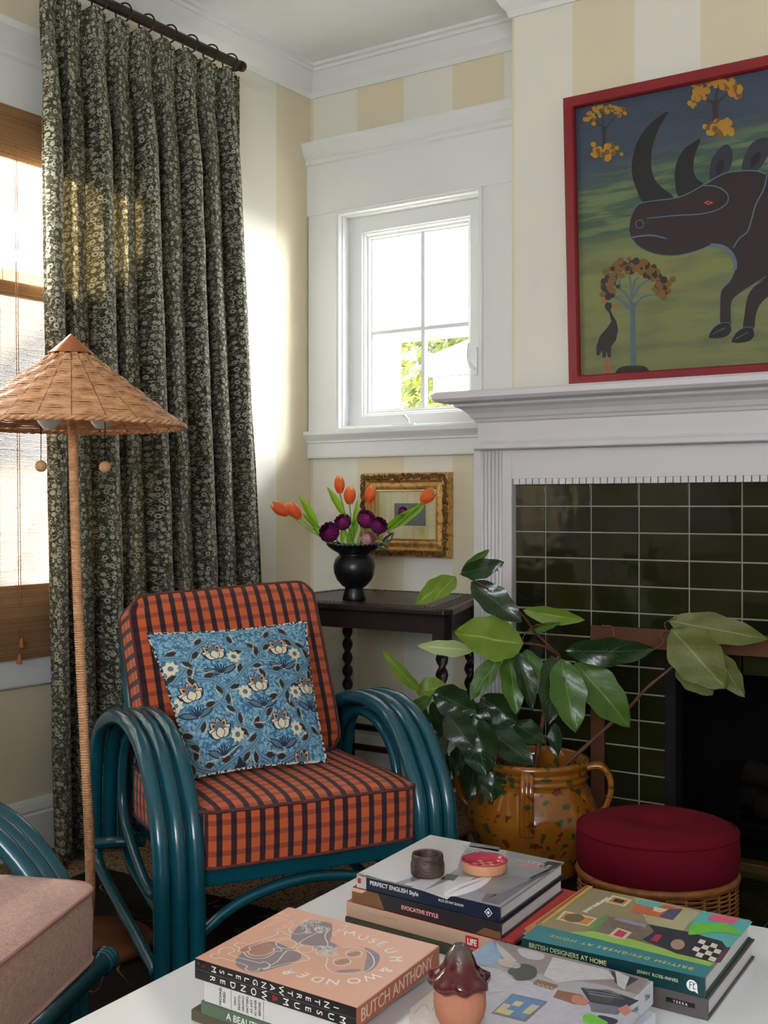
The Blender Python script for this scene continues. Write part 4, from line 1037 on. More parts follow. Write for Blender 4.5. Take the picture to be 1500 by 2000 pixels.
# ================================================ GILT MIRROR
gp = thing('gilt_mirror', 'small gilt framed mottled mirror with painted reflections above the side table', 'mirror', (.45, -.004, .842))
m_gold, n_ = newmat('antique_gilt'); c_ = n_.coord('Object'); f_ = n_.noise(c_, 45, 4, .6)
n_.out(n_.mix(n_.step(f_, .28, .5), S(104, 70, 36), S(214, 168, 100)), .4, .65, n_.bump(n_.noise(c_, 160, 3), .0012))
X0, X1, Z0, Z1 = .262, .652, .842, 1.152
mb = MB(); sweep_rect(mb, X0, Z0, X1, Z1, [(0, 0), (0, .022), (.004, .03), (.026, .034), (.032, .026), (.036, .020), (.05, .024), (.058, .022), (.064, .012)], base=-.003)
part('frame', mb, m_gold, gp, world=True)
mb = MB(); sweep_rect(mb, X0+.062, Z0+.062, X1-.062, Z1-.062, [(0, .012), (.0, .018), (.004, .019), (.007, .013), (.007, .008)], base=-.003); part('inner_bead', mb, M('bright_gilt_bead', S(226, 200, 150), .3, .7), gp, world=True)
mb = MB(); rs = random.Random(2)
per = []
for i in range(44): f = i/44; per += [(X0+.014+(X1-X0-.028)*f, Z0+.014), (X0+.014+(X1-X0-.028)*f, Z1-.014)]
for i in range(34): f = i/34; per += [(X0+.014, Z0+.014+(Z1-Z0-.028)*f), (X1-.014, Z0+.014+(Z1-Z0-.028)*f)]
for k, (x, z) in enumerate(per):
    a0 = rs.uniform(0, 6.28); r = .009+.003*rs.random(); P = []
    for i in range(12):
        a = a0+i*.55; q = r*(1-i/14); P.append((x+q*math.cos(a), -.037-.0035*math.sin(i/11*PI), z+q*math.sin(a)))
    mb.tube(P, [.0032*(1-i/16) for i in range(12)], 5)
part('scrollwork', mb, M('dark_gilt', S(120, 84, 46), .4, .6, var=.5, vs=120), gp, world=True)['kind'] = 'stuff'
m_mot, n_ = newmat('mottled_mirror_reflections'); c_ = n_.coord('Object'); x_, y_, z_ = n_.sep(c_)
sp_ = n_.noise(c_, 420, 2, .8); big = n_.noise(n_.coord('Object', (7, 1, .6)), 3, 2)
base = n_.mix(n_.step(big, .4, .65), S(222, 214, 176), S(196, 180, 112)); base = n_.mix(n_.step(sp_, .5, .7), base, S(232, 228, 206)); base = n_.mix(n_.math('MULTIPLY', n_.step(sp_, .42, .3), .5), base, S(120, 108, 74))  # reflected curtains painted in as yellow streaks on the mottled mirror glass
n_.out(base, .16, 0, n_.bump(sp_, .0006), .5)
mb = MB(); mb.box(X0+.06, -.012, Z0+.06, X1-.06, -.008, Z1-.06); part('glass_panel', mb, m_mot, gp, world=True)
m_blueq, n_ = newmat('grey_blue_reflection'); c_ = n_.coord('Object'); s2_ = n_.noise(c_, 380, 2, .8)
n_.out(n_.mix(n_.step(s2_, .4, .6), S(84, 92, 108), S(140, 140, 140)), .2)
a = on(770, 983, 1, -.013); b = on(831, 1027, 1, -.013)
mb = MB(); mb.box(a.x, -.0126, b.z, b.x, -.0121, a.z); part('painted_reflection', mb, m_blueq, gp, world=True)  # reflection of a blue picture, painted as a flat patch on the mirror
# ================================================ RHINO PAINTING
pb, pt_ = Vector((1.242, -.262, 1.404)), Vector((1.247, -.305, 2.297))
uz = (Vector((0, pt_.y-pb.y, pt_.z-pb.z))).normalized(); PN = Vector((1, 0, 0)).cross(uz); PN = -PN if PN.y > 0 else PN
HP = (pt_-pb).length; WP = 1.36
pa = thing('painting', 'folk painting of a dark horned rhinoceros in a red frame above the mantel', 'painting', pb)
pa.rotation_euler = (math.atan2(uz.z, uz.y)-PI/2, 0, 0)   # local: x right, z up the picture, -y outwards
mwp = mw(pa); mwi = mwp.inverted()
def onp(px, py, off):
    """photo point on the picture plane, raised by off, in picture-local coordinates"""
    o = mwi @ CAM; d = (mwi.to_3x3() @ ray(px, py)); t = (-off-o.y)/d.y; return o+d*t
m_redf = M('red_painted_frame', S(134, 18, 30), .4, var=.15, bump=.0006, bs=40)
mb = MB(); sweep_rect(mb, 0, 0, WP, HP, [(0, -.004), (0, .026), (.003, .029), (.030, .029), (.034, .024), (.034, .0)]); part('frame', mb, m_redf, pa)
m_cv, n_ = newmat('painted_sky_and_grass'); c_ = n_.coord('Object'); x_, y_, z_ = n_.sep(c_)
wob = n_.math('MULTIPLY', n_.noise(n_.coord('Object', (2.2, 1, 13)), 1.6, 3, .6), .5); zz = n_.math('ADD', z_, n_.math('MULTIPLY', wob, .25))
g1 = n_.mix(n_.step(z_, .02, .42), S(112, 118, 74), S(122, 128, 72)); g2 = n_.mix(n_.step(z_, .40, .47), g1, S(62, 88, 68))
streak = n_.step(n_.noise(n_.coord('Object', (1.6, 1, 16)), 2.2, 3, .65), .46, .56)
g3 = n_.mix(n_.math('MULTIPLY', n_.math('MULTIPLY', streak, n_.step(z_, .40, .46)), .8), g2, S(106, 126, 80)); 
g4 = n_.mix(n_.step(n_.math('ADD', z_, n_.math('MULTIPLY', x_, -.16)), .56, .66), g3, S(52, 66, 84))
g4 = n_.mix(n_.math('MULTIPLY', n_.step(n_.noise(n_.coord('Object', (1.6, 1, 8)), 3, 3), .45, .65), .35), g4, S(44, 54, 66))
n_.out(g4, .45, 0, n_.bump(n_.noise(n_.coord('Object', (1, 1, 5)), 60, 3), .0008))
cols_ = dict(dkbrown=S(36, 18, 19), black=S(14, 14, 18), blue=S(84, 104, 128), yellow=S(170, 122, 30), gold=S(112, 78, 26), trunk=S(52, 36, 44), bluetr=S(78, 98, 112), orange=S(186, 78, 44), ear=S(40, 40, 54), brownbush=S(34, 22, 24))
keys = list(cols_); cm = [m_cv]+[M('paint_'+k_, cols_[k_], .42, var=.25, vs=30) for k_ in keys]
KI = {k_: i+1 for i, k_ in enumerate(keys)}
cvb = MB(); cvb.box(.032, -.006, .032, WP-.032, .0, HP-.032, 0)
def pc(pts, key, off, smooth=0):
    P = [(1040+x*.4, y*.4) for x, y in pts]
    if smooth: P = [(q.x, q.y) for q in cr([(x, y, 0) for x, y in P], smooth, closed=True)]
    V = [onp(x, y, .006+off) for x, y in P]
    V = [Vector((min(max(v.x, .035), WP-.035), v.y, min(max(v.z, .035), HP-.035))) for v in V]
    cvb.poly(V, KI[key])
def pl_(pts, wd, key, off, smooth=6, taper=0):
    P = [(1040+x*.4, y*.4) for x, y in pts]; P = [(q.x, q.y) for q in cr([(x, y, 0) for x, y in P], smooth)]
    V = [onp(x, y, .006+off) for x, y in P]; n = len(V); wv = wd*.4*3.7/FPX/2
    for i in range(n-1):
        d = V[i+1]-V[i]; s = Vector((-d.z, 0, d.x)).normalized(); a = wv*(1-taper*i/n); b = wv*(1-taper*(i+1)/n)
        cvb.poly([V[i]+s*a, V[i]-s*a, V[i+1]-s*b, V[i+1]+s*b], KI[key])
def crown_(pts, r, key, off, seed, n=60):
    rs = random.Random(seed); P = cr([(x, y, 0) for x, y in pts], 20)
    for _ in range(n):
        q = rs.choice(P); x, y = q.x+rs.gauss(0, r*.45), q.y+rs.gauss(0, r*.45); rr = r*rs.uniform(.25, .5)
        pc([(x+rr*math.cos(a), y+rr*math.sin(a)) for a in [k*PI/4 for k in range(8)]], key if rs.random() < .7 else ('gold' if key == 'yellow' else 'brownbush'), off+rs.uniform(0, .0003))
# rhino body and head (body continues past the photo's edge)
body = [(545, 988), (600, 985), (680, 970), (760, 945), (830, 905), (870, 890), (930, 850), (1000, 836), (1090, 834), (1145, 850), (1300, 830), (1500, 790), (1800, 760), (2100, 780), (2350, 860), (2450, 1000), (2450, 1180), (2380, 1300), (2100, 1330), (1800, 1340), (1500, 1345), (1330, 1340), (1180, 1350), (1120, 1370), (1060, 1400), (985, 1455), (970, 1500), (972, 1580), (950, 1600), (915, 1580), (915, 1500), (922, 1420), (965, 1370), (990, 1320), (985, 1270), (960, 1220), (920, 1195), (870, 1195), (800, 1225), (700, 1248), (600, 1240), (520, 1205), (485, 1165), (472, 1110), (480, 1060), (505, 1010)]
pc(body, 'dkbrown', .0006, 3)
pc([(1110, 1380), (1180, 1345), (1330, 1335), (1350, 1380), (1200, 1420), (1120, 1475), (1090, 1540), (1080, 1610), (1030, 1610), (1035, 1540), (1045, 1470), (1065, 1420)], 'dkbrown', .0004, 3)
for dx in (900, 1080): pc([(1100+dx, 1300), (1300+dx, 1300), (1260+dx, 1400), (1230+dx, 1500), (1240+dx, 1600), (1180+dx, 1600), (1170+dx, 1480), (1120+dx, 1400)], 'dkbrown', .0004, 3)
pc([(545, 990), (510, 930), (485, 840), (495, 740), (530, 660), (590, 590), (662, 545), (620, 620), (585, 720), (580, 820), (610, 895), (690, 965), (620, 985)], 'black', .0009, 4)
pc([(715, 962), (697, 900), (697, 820), (730, 740), (780, 700), (820, 680), (795, 750), (785, 820), (800, 870), (838, 905), (770, 945)], 'black', .0009, 4)
pc([(868, 890), (866, 820), (885, 760), (940, 706), (975, 735), (972, 800), (945, 850), (905, 875)], 'ear', .0004, 4); pc([(905, 855), (895, 820), (912, 780), (935, 790), (930, 830)], 'black', .0008, 4)
pc([(1025, 840), (1032, 770), (1070, 700), (1130, 672), (1180, 690), (1150, 760), (1100, 830)], 'ear', .0004, 4); pc([(1065, 820), (1070, 770), (1110, 740), (1110, 780)], 'black', .0008, 4)
pl_([(472, 1110), (480, 1060), (505, 1010), (545, 988), (690, 968), (760, 945), (830, 905), (930, 850), (1000, 836), (1090, 834), (1145, 852)], 5, 'blue', .0012)
pl_([(485, 1165), (520, 1205), (600, 1240), (700, 1248), (800, 1225), (870, 1196)], 4, 'blue', .0012)
pl_([(830, 905), (900, 912), (950, 945), (950, 990), (900, 1025), (820, 1045), (700, 1052), (560, 1066)], 5, 'blue', .0012)
pl_([(1145, 855), (1130, 920), (1090, 1000), (1070, 1070), (1050, 1130), (1010, 1165), (980, 1210)], 6, 'blue', .0012)
pl_([(870, 1196), (930, 1205), (970, 1235), (990, 1280), (988, 1320)], 16, 'blue', .0011)
pl_([(485, 1160), (530, 1152), (590, 1150), (655, 1166)], 7, 'blue', .0012); pl_([(485, 1168), (540, 1162), (650, 1167)], 4, 'black', .0014)
pl_([(988, 1320), (965, 1370), (922, 1420), (915, 1500), (915, 1580)], 4, 'blue', .0012); pl_([(972, 1580), (970, 1500), (985, 1455), (1060, 1400), (1140, 1350)], 4, 'blue', .0012)
pc([(502+21+21*math.cos(a), 1094+22*math.sin(a)) for a in [k*PI/8 for k in range(16)]], 'blue', .0013); pc([(523+17*math.cos(a), 1094+18*math.sin(a)) for a in [k*PI/8 for k in range(16)]], 'black', .0015)
pc([(835, 990), (858, 980), (885, 990), (860, 1000)], 'orange', .0014); pc([(848, 990), (858, 985), (872, 990), (860, 995)], 'black', .0016)
for ox, oy in ((0, 0), (112, 22)):
    pc([(858+ox, 1645+oy), (880+ox, 1605+oy), (920+ox, 1578+oy), (962+ox, 1578+oy), (972+ox, 1610+oy), (950+ox, 1640+oy), (900+ox, 1652+oy)], 'black', .0009, 4)
    pl_([(880+ox, 1632+oy), (940+ox, 1600+oy)], 3, 'blue', .0013)
    pl_([(858+ox, 1645+oy), (880+ox, 1605+oy), (920+ox, 1578+oy), (962+ox, 1578+oy), (972+ox, 1610+oy)], 3, 'blue', .0013)
for (x, y0_, y1_, wd, br) in ((350, 715, 560, 17, [((350, 620), (300, 575)), ((350, 640), (345, 550)), ((352, 630), (400, 570))]), (893, 595, 440, 24, [((890, 500), (835, 470)), ((893, 500), (905, 430)), ((895, 505), (965, 440))])):
    pl_([(x, y0_), (x-3, y1_+60)], wd, 'trunk', .0006)
    for a, b in br: pl_([a, ((a[0]+b[0])/2-3, (a[1]+b[1])/2+8), b], wd*.6, 'trunk', .0006, taper=.5)
crown_([(275, 578), (320, 545), (380, 530), (430, 545)], 26, 'yellow', .0008, 1, 60); crown_([(310, 742), (395, 740)], 34, 'yellow', .0008, 2, 40)
crown_([(800, 500), (800, 450), (860, 410), (930, 398), (985, 425), (995, 455)], 36, 'yellow', .0008, 3, 90); crown_([(862, 625), (940, 615)], 40, 'yellow', .0008, 4, 46)
pl_([(492, 1790), (490, 1600), (490, 1480)], 30, 'bluetr', .0006, taper=.35)
for a, m_, b in (((490, 1490), (450, 1430), (395, 1385)), ((488, 1460), (480, 1400), (475, 1345)), ((492, 1450), (520, 1400), (575, 1360)), ((492, 1500), (540, 1450), (605, 1440)), ((486, 1520), (440, 1470), (388, 1440)), ((490, 1420), (500, 1370), (520, 1355)), ((430, 1420), (425, 1380), (422, 1355))): pl_([a, m_, b], 13, 'bluetr', .0006, taper=.5)
crown_([(370, 1430), (375, 1370), (420, 1320), (490, 1305), (560, 1315), (610, 1350), (635, 1400), (625, 1435)], 38, 'gold', .0008, 5, 170)
pc([(405, 1850), (410, 1810), (440, 1790), (500, 1785), (550, 1790), (575, 1820), (572, 1838), (500, 1840)], 'brownbush', .001, 3)
pc([(352, 1490), (365, 1475), (385, 1480), (388, 1500), (380, 1510), (390, 1535), (410, 1570), (418, 1610), (408, 1660), (385, 1690), (382, 1745), (368, 1745), (362, 1715), (355, 1748), (342, 1745), (340, 1710), (325, 1735), (312, 1735), (312, 1690), (330, 1640), (365, 1600), (385, 1570), (375, 1530), (355, 1505)], 'black', .0008)
pc([(340, 1480), (342, 1460), (355, 1462), (358, 1478)], 'orange', .001); pc([(388, 1485), (402, 1490), (412, 1508), (390, 1500)], 'orange', .001)
for x in (352, 376): pl_([(x, 1748), (x, 1790), (x+3, 1825)], 8, 'orange', .0008, 2); pl_([(x-10, 1835), (x+3, 1825), (x+22, 1838)], 5, 'orange', .0008, 2); pl_([(x+3, 1825), (x+8, 1845)], 5, 'orange', .0008, 2)
cvb.build('canvas', cm, pa)
# ================================================ MAGNOLIA POT
PC = on(1040, 1706, 2, 0)
pg = thing('planter', 'glazed mustard ceramic pot with handles and green and brown splashes', 'planter', (PC.x, PC.y, .014))
m_pot, n_ = newmat('mustard_splashed_glaze'); c_ = n_.coord('Object'); dn = n_.n('ShaderNodeMixRGB'); dn.inputs[0].default_value = .05
nz = n_.n('ShaderNodeTexNoise'); n_.set(nz, 'Vector', c_); nz.inputs['Scale'].default_value = 30; n_.set(dn, 1, c_); n_.set(dn, 2, nz.outputs['Color'])
v_ = n_.vor(dn.outputs[0], 32, 'F1', .45); col = v_.outputs['Color']; r_, g_, b_ = n_.sep(col)
spot = n_.step(v_.outputs['Distance'], .36, .28); base = n_.mix(n_.noise(c_, 9, 4, .6), S(104, 58, 14), S(178, 110, 34))
spc = n_.mix(n_.math('GREATER_THAN', r_, .5), S(30, 66, 38), S(92, 34, 22)); spot = n_.math('MULTIPLY', spot, n_.math('GREATER_THAN', g_, .12))
n_.out(n_.mix(n_.math('MULTIPLY', spot, .85), base, spc), .12, 0, n_.bump(n_.noise(c_, 40, 3), .001), .6, coat=.4)
mb = MB(); mb.lathe([(.001, 0), (.128, 0), (.132, .008), (.15, .05), (.178, .115), (.187, .15), (.186, .165), (.176, .195), (.156, .235), (.148, .252), (.150, .258), (.155, .262), (.150, .268), (.148, .274), (.154, .279), (.150, .286), (.149, .292), (.157, .300), (.158, .310), (.150, .316), (.140, .312), (.138, .28), (.145, .23), (.17, .16), (.12, .02), (.001, .02)], (0, 0, 0), 72); part('body', mb, m_pot, pg)
mb = MB(); mb.lathe([(.001, .235), (.142, .232)], (0, 0, 0), 40); part('soil', mb, M('dark_soil', S(34, 24, 18), .95, var=.5, vs=90, bump=.004, bs=60), pg)
fc = (CAM-PC); a0 = math.atan2(fc.y, fc.x)
for k, aa in enumerate((a0-.08, a0+PI/2-.10+.0, a0-PI/2-.2, a0+PI-.1)):
    ca, sa = math.cos(aa), math.sin(aa)
    P = cr([(.150, .292), (.186, .298), (.212, .27), (.216, .23), (.203, .19), (.184, .165)] if k else [(.152, .296), (.178, .296), (.194, .26), (.197, .21), (.192, .17), (.185, .14)], 6)
    mb = MB()
    for off in (-.011, 0, .011):
        mb.tube([(q.x*ca-off*sa, q.x*sa+off*ca, q.y) for q in P], .009, 8)
    part('handle', mb, m_pot, pg)
pm = thing('magnolia_branches', 'cut magnolia branches with large glossy leaves in the mustard pot', 'plant', (PC.x, PC.y, .25))
PDp = (PC-CAM).dot(FW)
HB = dep(1092, 1280, PDp-.02); base = Vector((PC.x, PC.y, .25))
def br(pts, r0, r1, mat=m_twig):
    P = cr(pts, 6); n = len(P); mb = MB(); mb.tube(P, [r0+(r1-r0)*i/(n-1)+(.0008*math.sin(i*2.1)) for i in range(n)], 8); part('branch', mb, mat, pm, world=True)
br([base, dep(1062, 1400, PDp), HB], .008, .006)
br([HB, dep(1060, 1262, PDp-.05), dep(1021, 1256, PDp-.08)], .005, .003)
br([HB, dep(1050, 1240, PDp-.04), dep(1020, 1202, PDp-.08), dep(980, 1170, PDp-.1), dep(925, 1133, PDp-.12), dep(898, 1121, PDp-.12)], .0045, .0022)
br([base+Vector((-.02, 0, 0)), dep(960, 1430, PDp-.03), dep(880, 1375, PDp-.04), dep(843, 1357, PDp-.04)], .006, .003)
br([base+Vector((.03, 0, 0)), dep(1180, 1425, PDp+.02), dep(1227, 1384, PDp), dep(1262, 1345, PDp-.02), dep(1330, 1282, PDp-.04), dep(1303, 1232, PDp-.06)], .006, .0038)
br([dep(1303, 1232, PDp-.06), dep(1291, 1240, PDp-.07), dep(1296, 1256, PDp-.08), dep(1278, 1268, PDp-.09)], .0038, .002)
br([dep(1176, 1223, PDp+.02), dep(1197, 1226, PDp-.0), dep(1200, 1244, PDp-.02)], .004, .003)
br([dep(1303, 1232, PDp-.06), dep(1298, 1218, PDp-.06), dep(1312, 1210, PDp-.06), dep(1322, 1209, PDp-.06)], .002, .0012)
br([dep(1021, 1256, PDp-.08), dep(1024, 1240, PDp-.08), dep(1045, 1222, PDp-.08), dep(1080, 1215, PDp-.08)], .002, .0012)
LV = [((885, 1126), (811, 1180), 36, -.12, L_lite), ((890, 1126), (845, 1173), 30, -.15, L_lite), ((900, 1120), (985, 1098), 34, -.12, L_dark), ((901, 1117), (956, 1073), 18, -.10, L_mid),
      ((920, 1136), (1020, 1216), 50, -.10, L_dark), ((1022, 1258), (887, 1235), 78, -.12, L_lite), ((925, 1270), (815, 1261), 28, -.08, L_pale), ((1021, 1192), (1142, 1211), 30, -.06, L_lite),
      ((1030, 1236), (1095, 1216), 13, -.04, L_mid), ((1103, 1270), (1280, 1268), 50, -.10, L_dark), ((975, 1281), (919, 1368), 38, -.10, L_mid), ((994, 1276), (1008, 1396), 44, -.08, L_mid),
      ((1010, 1272), (1040, 1386), 34, -.09, L_dark), ((1028, 1268), (1048, 1356), 42, -.04, L_mid), ((1078, 1280), (1072, 1416), 48, -.12, L_dark), ((1096, 1286), (1124, 1431), 62, -.13, L_mid),
      ((1123, 1294), (1230, 1421), 68, -.09, L_mid), ((1122, 1282), (1202, 1330), 34, -.02, L_dark), ((1305, 1212), (1500, 1249), 52, -.06, L_olive), ((1311, 1228), (1416, 1345), 84, -.10, L_olive),
      ((1326, 1280), (1392, 1358), 58, -.05, L_olive), ((1400, 1275), (1454, 1362), 42, -.05, L_olive), ((822, 1352), (746, 1267), 22, -.04, L_lite), ((813, 1350), (874, 1340), 42, -.02, L_lite),
      ((843, 1360), (786, 1397), 24, -.04, L_mid), ((846, 1352), (932, 1392), 56, -.07, L_dark), ((821, 1372), (836, 1458), 26, .0, L_dark), ((844, 1370), (866, 1442), 28, .01, L_dark),
      ((872, 1392), (926, 1464), 52, -.09, L_dark), ((925, 1400), (948, 1517), 66, -.10, L_dark), ((945, 1418), (1043, 1494), 56, -.07, L_dark), ((938, 1362), (1012, 1414), 54, -.03, L_dark),
      ((1003, 1412), (1064, 1452), 42, -.03, L_dark), ((965, 1485), (959, 1567), 48, -.11, L_dark), ((1084, 1412), (1088, 1480), 26, -.08, L_dark), ((864, 1432), (849, 1494), 32, -.03, L_dark), ((905, 1455), (886, 1520), 40, -.02, L_dark),
      ((900, 1375), (960, 1430), 50, -.05, L_dark), ((930, 1480), (915, 1560), 44, -.04, L_dark)]
rs = random.Random(11)
for (a, b, wpx, dd, mt) in LV:
    A = dep(*a, PDp+dd+rs.uniform(-.01, .03)); B = dep(*b, PDp+dd+rs.uniform(-.05, .01)); mb = MB()
    blade(mb, A, B, wpx*1.12*PDp/FPX, rs.uniform(.1, .35), rs.uniform(.02, .10), rot=rs.uniform(-.45, .45), n=16)
    part('leaf', mb, mt, pm, world=True)
# ================================================ STOOL
SD = 2.65; sc_ = dep(1283, 1610, SD); SX, SY = sc_.x, sc_.y; SR = .178
so_ = thing('wicker_stool', 'round wicker basket stool topped by a burgundy buttoned cushion', 'stool', (SX, SY, 0))
mb = MB(); NSK = 26
for i in range(40):
    z = .012+.19*i/39; V = []
    for k in range(NSK*8):
        a = 2*PI*k/(NSK*8); w_ = math.cos(NSK/2*a*1+PI*(i % 2)); r = SR-.006+.0035*w_; V.append((r*math.cos(a), r*math.sin(a), z))
    mb.tube(V, .0024, 5, closed=True)
part('woven_basket', mb, m_rattan_d, so_)
mb = MB()
for k in range(NSK):
    a = 2*PI*(k+.5)/NSK; mb.tube([((SR-.006)*math.cos(a), (SR-.006)*math.sin(a), 0), ((SR-.006)*math.cos(a), (SR-.006)*math.sin(a), .21)], .003, 5)
part('stakes', mb, m_rattan_d, so_)['kind'] = 'stuff'
mb = MB(); V = []; R_ = []
n = 360
for i in range(n):
    a = 2*PI*i/n; V.append(((SR-.006)*math.cos(a), (SR-.006)*math.sin(a), .208)); R_.append(.0095 if i % 2 else .0105)
mb.tube(V, R_, 8, closed=True); V = [(q[0]*.99, q[1]*.99, .012) for q in V]; mb.tube(V, R_, 8, closed=True); part('bound_rim', mb, m_rattan_d, so_)
mb = MB(); mb.lathe([(.001, .212), (.172, .214), (.178, .222), (.182, .26), (.179, .296), (.175, .306), (.165, .314), (.13, .324), (.08, .326), (.045, .318), (.02, .304), (.001, .300)], (0, 0, 0), 64); cu_ = part('cushion', mb, m_velvet, so_)
mb = MB(); mb.tube([(.1775*math.cos(a), .1775*math.sin(a), .305) for a in [2*PI*i/80 for i in range(80)]], .0028, 6, closed=True); part('piping', mb, m_velvet, cu_)
mb = MB(); mb.lathe([(.001, .306), (.008, .304), (.01, .300), (.001, .298)], (0, 0, 0), 14); part('button', mb, m_velvet, cu_)
#@@NEXT
# ================================================ COFFEE TABLE
TZ = .35
ct = thing('coffee_table', 'glossy white coffee table with rounded corners covered in book stacks', 'coffee table', (2.05, -2.2, .008))
tx0, tx1, ty0, ty1, r = 1.570, 2.56, -2.70, -1.790, .06
P = []
for cx_, cy_, a0 in ((tx1-r, ty1-r, 0), (tx0+r, ty1-r, PI/2), (tx0+r, ty0+r, PI), (tx1-r, ty0+r, 3*PI/2)):
    for k in range(9): a = a0+k*PI/16; P.append((cx_+r*math.cos(a), cy_+r*math.sin(a), TZ-.035))
mb = MB(); mb.prism(P, (0, 0, .035)); rot = Matrix.Translation((tx0, ty1, 0)) @ Matrix.Rotation(math.radians(3.2), 4, 'Z') @ Matrix.Translation((-tx0, -ty1, 0)); mb.v = [tuple(rot @ Vector(q)) for q in mb.v]; part('table_top', mb, m_tablewhite, ct, world=True, bevel=.003)
mb = MB(); mb.box(1.86, -2.4, .03, 2.28, -2.02, TZ-.036); part('pedestal', mb, m_tablewhite, ct, world=True, bevel=.004)
mb = MB(); mb.box(1.80, -2.48, .0085, 2.34, -1.96, .03); part('foot_plate', mb, m_tablewhite, ct, world=True, bevel=.003)
# ================================================ BOOKS
def cmat(name, c, rough=.3): return M('cover_'+name, c, rough, var=.06, vs=20)
SHEAR = []
def book(label, fl, fr, ztop, th, depth, m_cover, m_spine=None, spine='front', hard=True, pages=None, sh=-.12, group='books on the coffee table', over=.004, m_side=None, name='book'):
    """fl, fr: world XY of the front-left and front-right top corners"""
    fl = Vector((fl[0], fl[1], 0)); fr = Vector((fr[0], fr[1], 0)); d = fr-fl; wd = d.length; rz = math.atan2(d.y, d.x)
    rz += .012; t = thing(name, label, 'book', (fl.x, fl.y, ztop-th), rz, group); SHEAR.append((t, sh))
    m_spine = m_spine or m_cover; pages = pages or m_paper; bt = .003
    mb = MB()
    x0, x1, y0, y1 = 0, wd, 0, depth
    mb.box(x0, y0, th-bt, x1, y1, th); mb.build('top_cover', m_cover, t, bevel=.0008)
    mb = MB(); mb.box(x0, y0, 0, x1, y1, bt); mb.build('bottom_cover', m_side or m_spine, t, bevel=.0008)
    mb = MB()
    if spine == 'front': mb.box(x0, y0-.0006, .0002, x1, y0+.003, th-.0002)
    else: mb.box(x1-.003, y0, .0002, x1+.0006, y1, th-.0002)
    mb.build('spine', m_spine, t, bevel=.0008)
    mb = MB()
    if spine == 'front': mb.box(x0+over, y0+.003, bt, x1-over, y1-over, th-bt)
    else: mb.box(x0+over, y0+over, bt, x1-.003, y1-over, th-bt)
    mb.build('pages', pages, t); return t, wd
def rsp(lift): pass
zA = .437
def W(px, py, z): q = on(px, py, 2, z); return (q.x, q.y)
m_pg, n_ = newmat('page_edges'); c_ = n_.coord('Object'); ln = n_.noise(n_.coord('Object', (1, 1, 400)), 2, 2, .8)
n_.out(n_.mix(ln, S(190, 190, 196), S(238, 238, 240)), .7, 0, n_.bump(ln, .0006))
m_paper = m_pg
X_, Y_, Z_ = Vector((1, 0, 0)), Vector((0, 1, 0)), Vector((0, 0, 1))
# ---- decoration traced on a horizontal cover
class Deco:
    def __init__(s, z): s.z = z; s.mb = MB(); s.mats = []
    def mi(s, m):
        if m not in s.mats: s.mats.append(m)
        return s.mats.index(m)
    def p(s, x, y, off): q = on(x, y, 2, s.z+off); return q
    def poly(s, pts, m, off=.0002, sm=0):
        if sm: pts = [(q.x, q.y) for q in cr([(x, y, 0) for x, y in pts], sm, closed=True)]
        s.mb.poly([s.p(x, y, off) for x, y in pts], s.mi(m))
    def line(s, pts, wd, m, off=.0004, sm=6, closed=False):
        P = [(q.x, q.y) for q in cr([(x, y, 0) for x, y in pts], sm, closed=closed)] if sm else pts
        if closed: P = P+[P[0]]
        V = [s.p(x, y, off) for x, y in P]; n = len(V)
        N_ = []
        for i in range(n):
            d = V[min(i+1, n-1)]-V[max(i-1, 0)]
            N_.append(Vector((-d.y, d.x, 0)).normalized()*wd/2 if d.length > 0 else Vector((0, wd/2, 0)))
        for i in range(n-1): s.mb.poly([V[i]+N_[i], V[i+1]+N_[i+1], V[i+1]-N_[i+1], V[i]-N_[i]][::-1], s.mi(m))
    def ell(s, cx, cy, rx, ry, wd, m, off=.0004, rot=0): s.line([(cx+rx*math.cos(a)*math.cos(rot)-ry*math.sin(a)*math.sin(rot), cy+rx*math.cos(a)*math.sin(rot)+ry*math.sin(a)*math.cos(rot)) for a in [k*PI/8 for k in range(16)]], wd, m, off, 3, True)
    def done(s, t, name='cover_print'): return s.mb.build(name, s.mats, t, world=True)
def tlines(t, s, size, o, xd, yd, m, **k): return text(s, size, o, xd, yd, m, t, **k)
# ---------- stack A (left)
m_peach = cmat('peach', S(222, 164, 138), .35); m_copperp = cmat('burnt_orange', S(186, 104, 74)); m_blk = cmat('black', S(20, 16, 18)); m_whitec = cmat('white_jacket', S(206, 202, 198), .3)
m_sage = cmat('sage_green', S(84, 104, 80), .5); m_oliv = cmat('olive_cloth', S(88, 78, 58), .7)
fl, fr = W(381, 1871, zA), W(693, 1970, zA); dA = .222
t, wA = book('square peach cased book with white line drawings, top of the left stack', fl, fr, zA, .0265, dA, m_peach, m_blk)
mb = MB(); mb.box(wA-.0035, 0, .0005, wA+.0009, dA-.001, .026); mb.build('case_side', m_copperp, t)
ins = 'INTERTWANGLEISM'; n = len(ins)
for i, ch in enumerate(ins):
    x = wA-.030-i*(wA-.064)/(n-1); text(ch, .0115, (x, -.001, .0195), -Z_, X_, m_white_ink, t, align='CENTER')
s2 = 'MUSEUM&WONDER'; m_red = cmat('red_ink', S(186, 28, 34))
for i, ch in enumerate(s2):
    x = wA-.020-i*(wA-.052)/(len(s2)-1); text(ch, .0125, (x, -.001, .0072), -Z_, X_, m_red if ch == '&' else m_white_ink, t, align='CENTER')
mb = MB(); mb.box(0, -.0009, .0130, wA, -.0005, .0134); mb.box(.006, -.0009, .020, .008, -.0005, .022); mb.build('spine_rule', M('grey_ink', S(110, 100, 96), .6), t)
text('2', .008, (.016, -.001, .0195), -Z_, X_, m_red, t, align='CENTER')
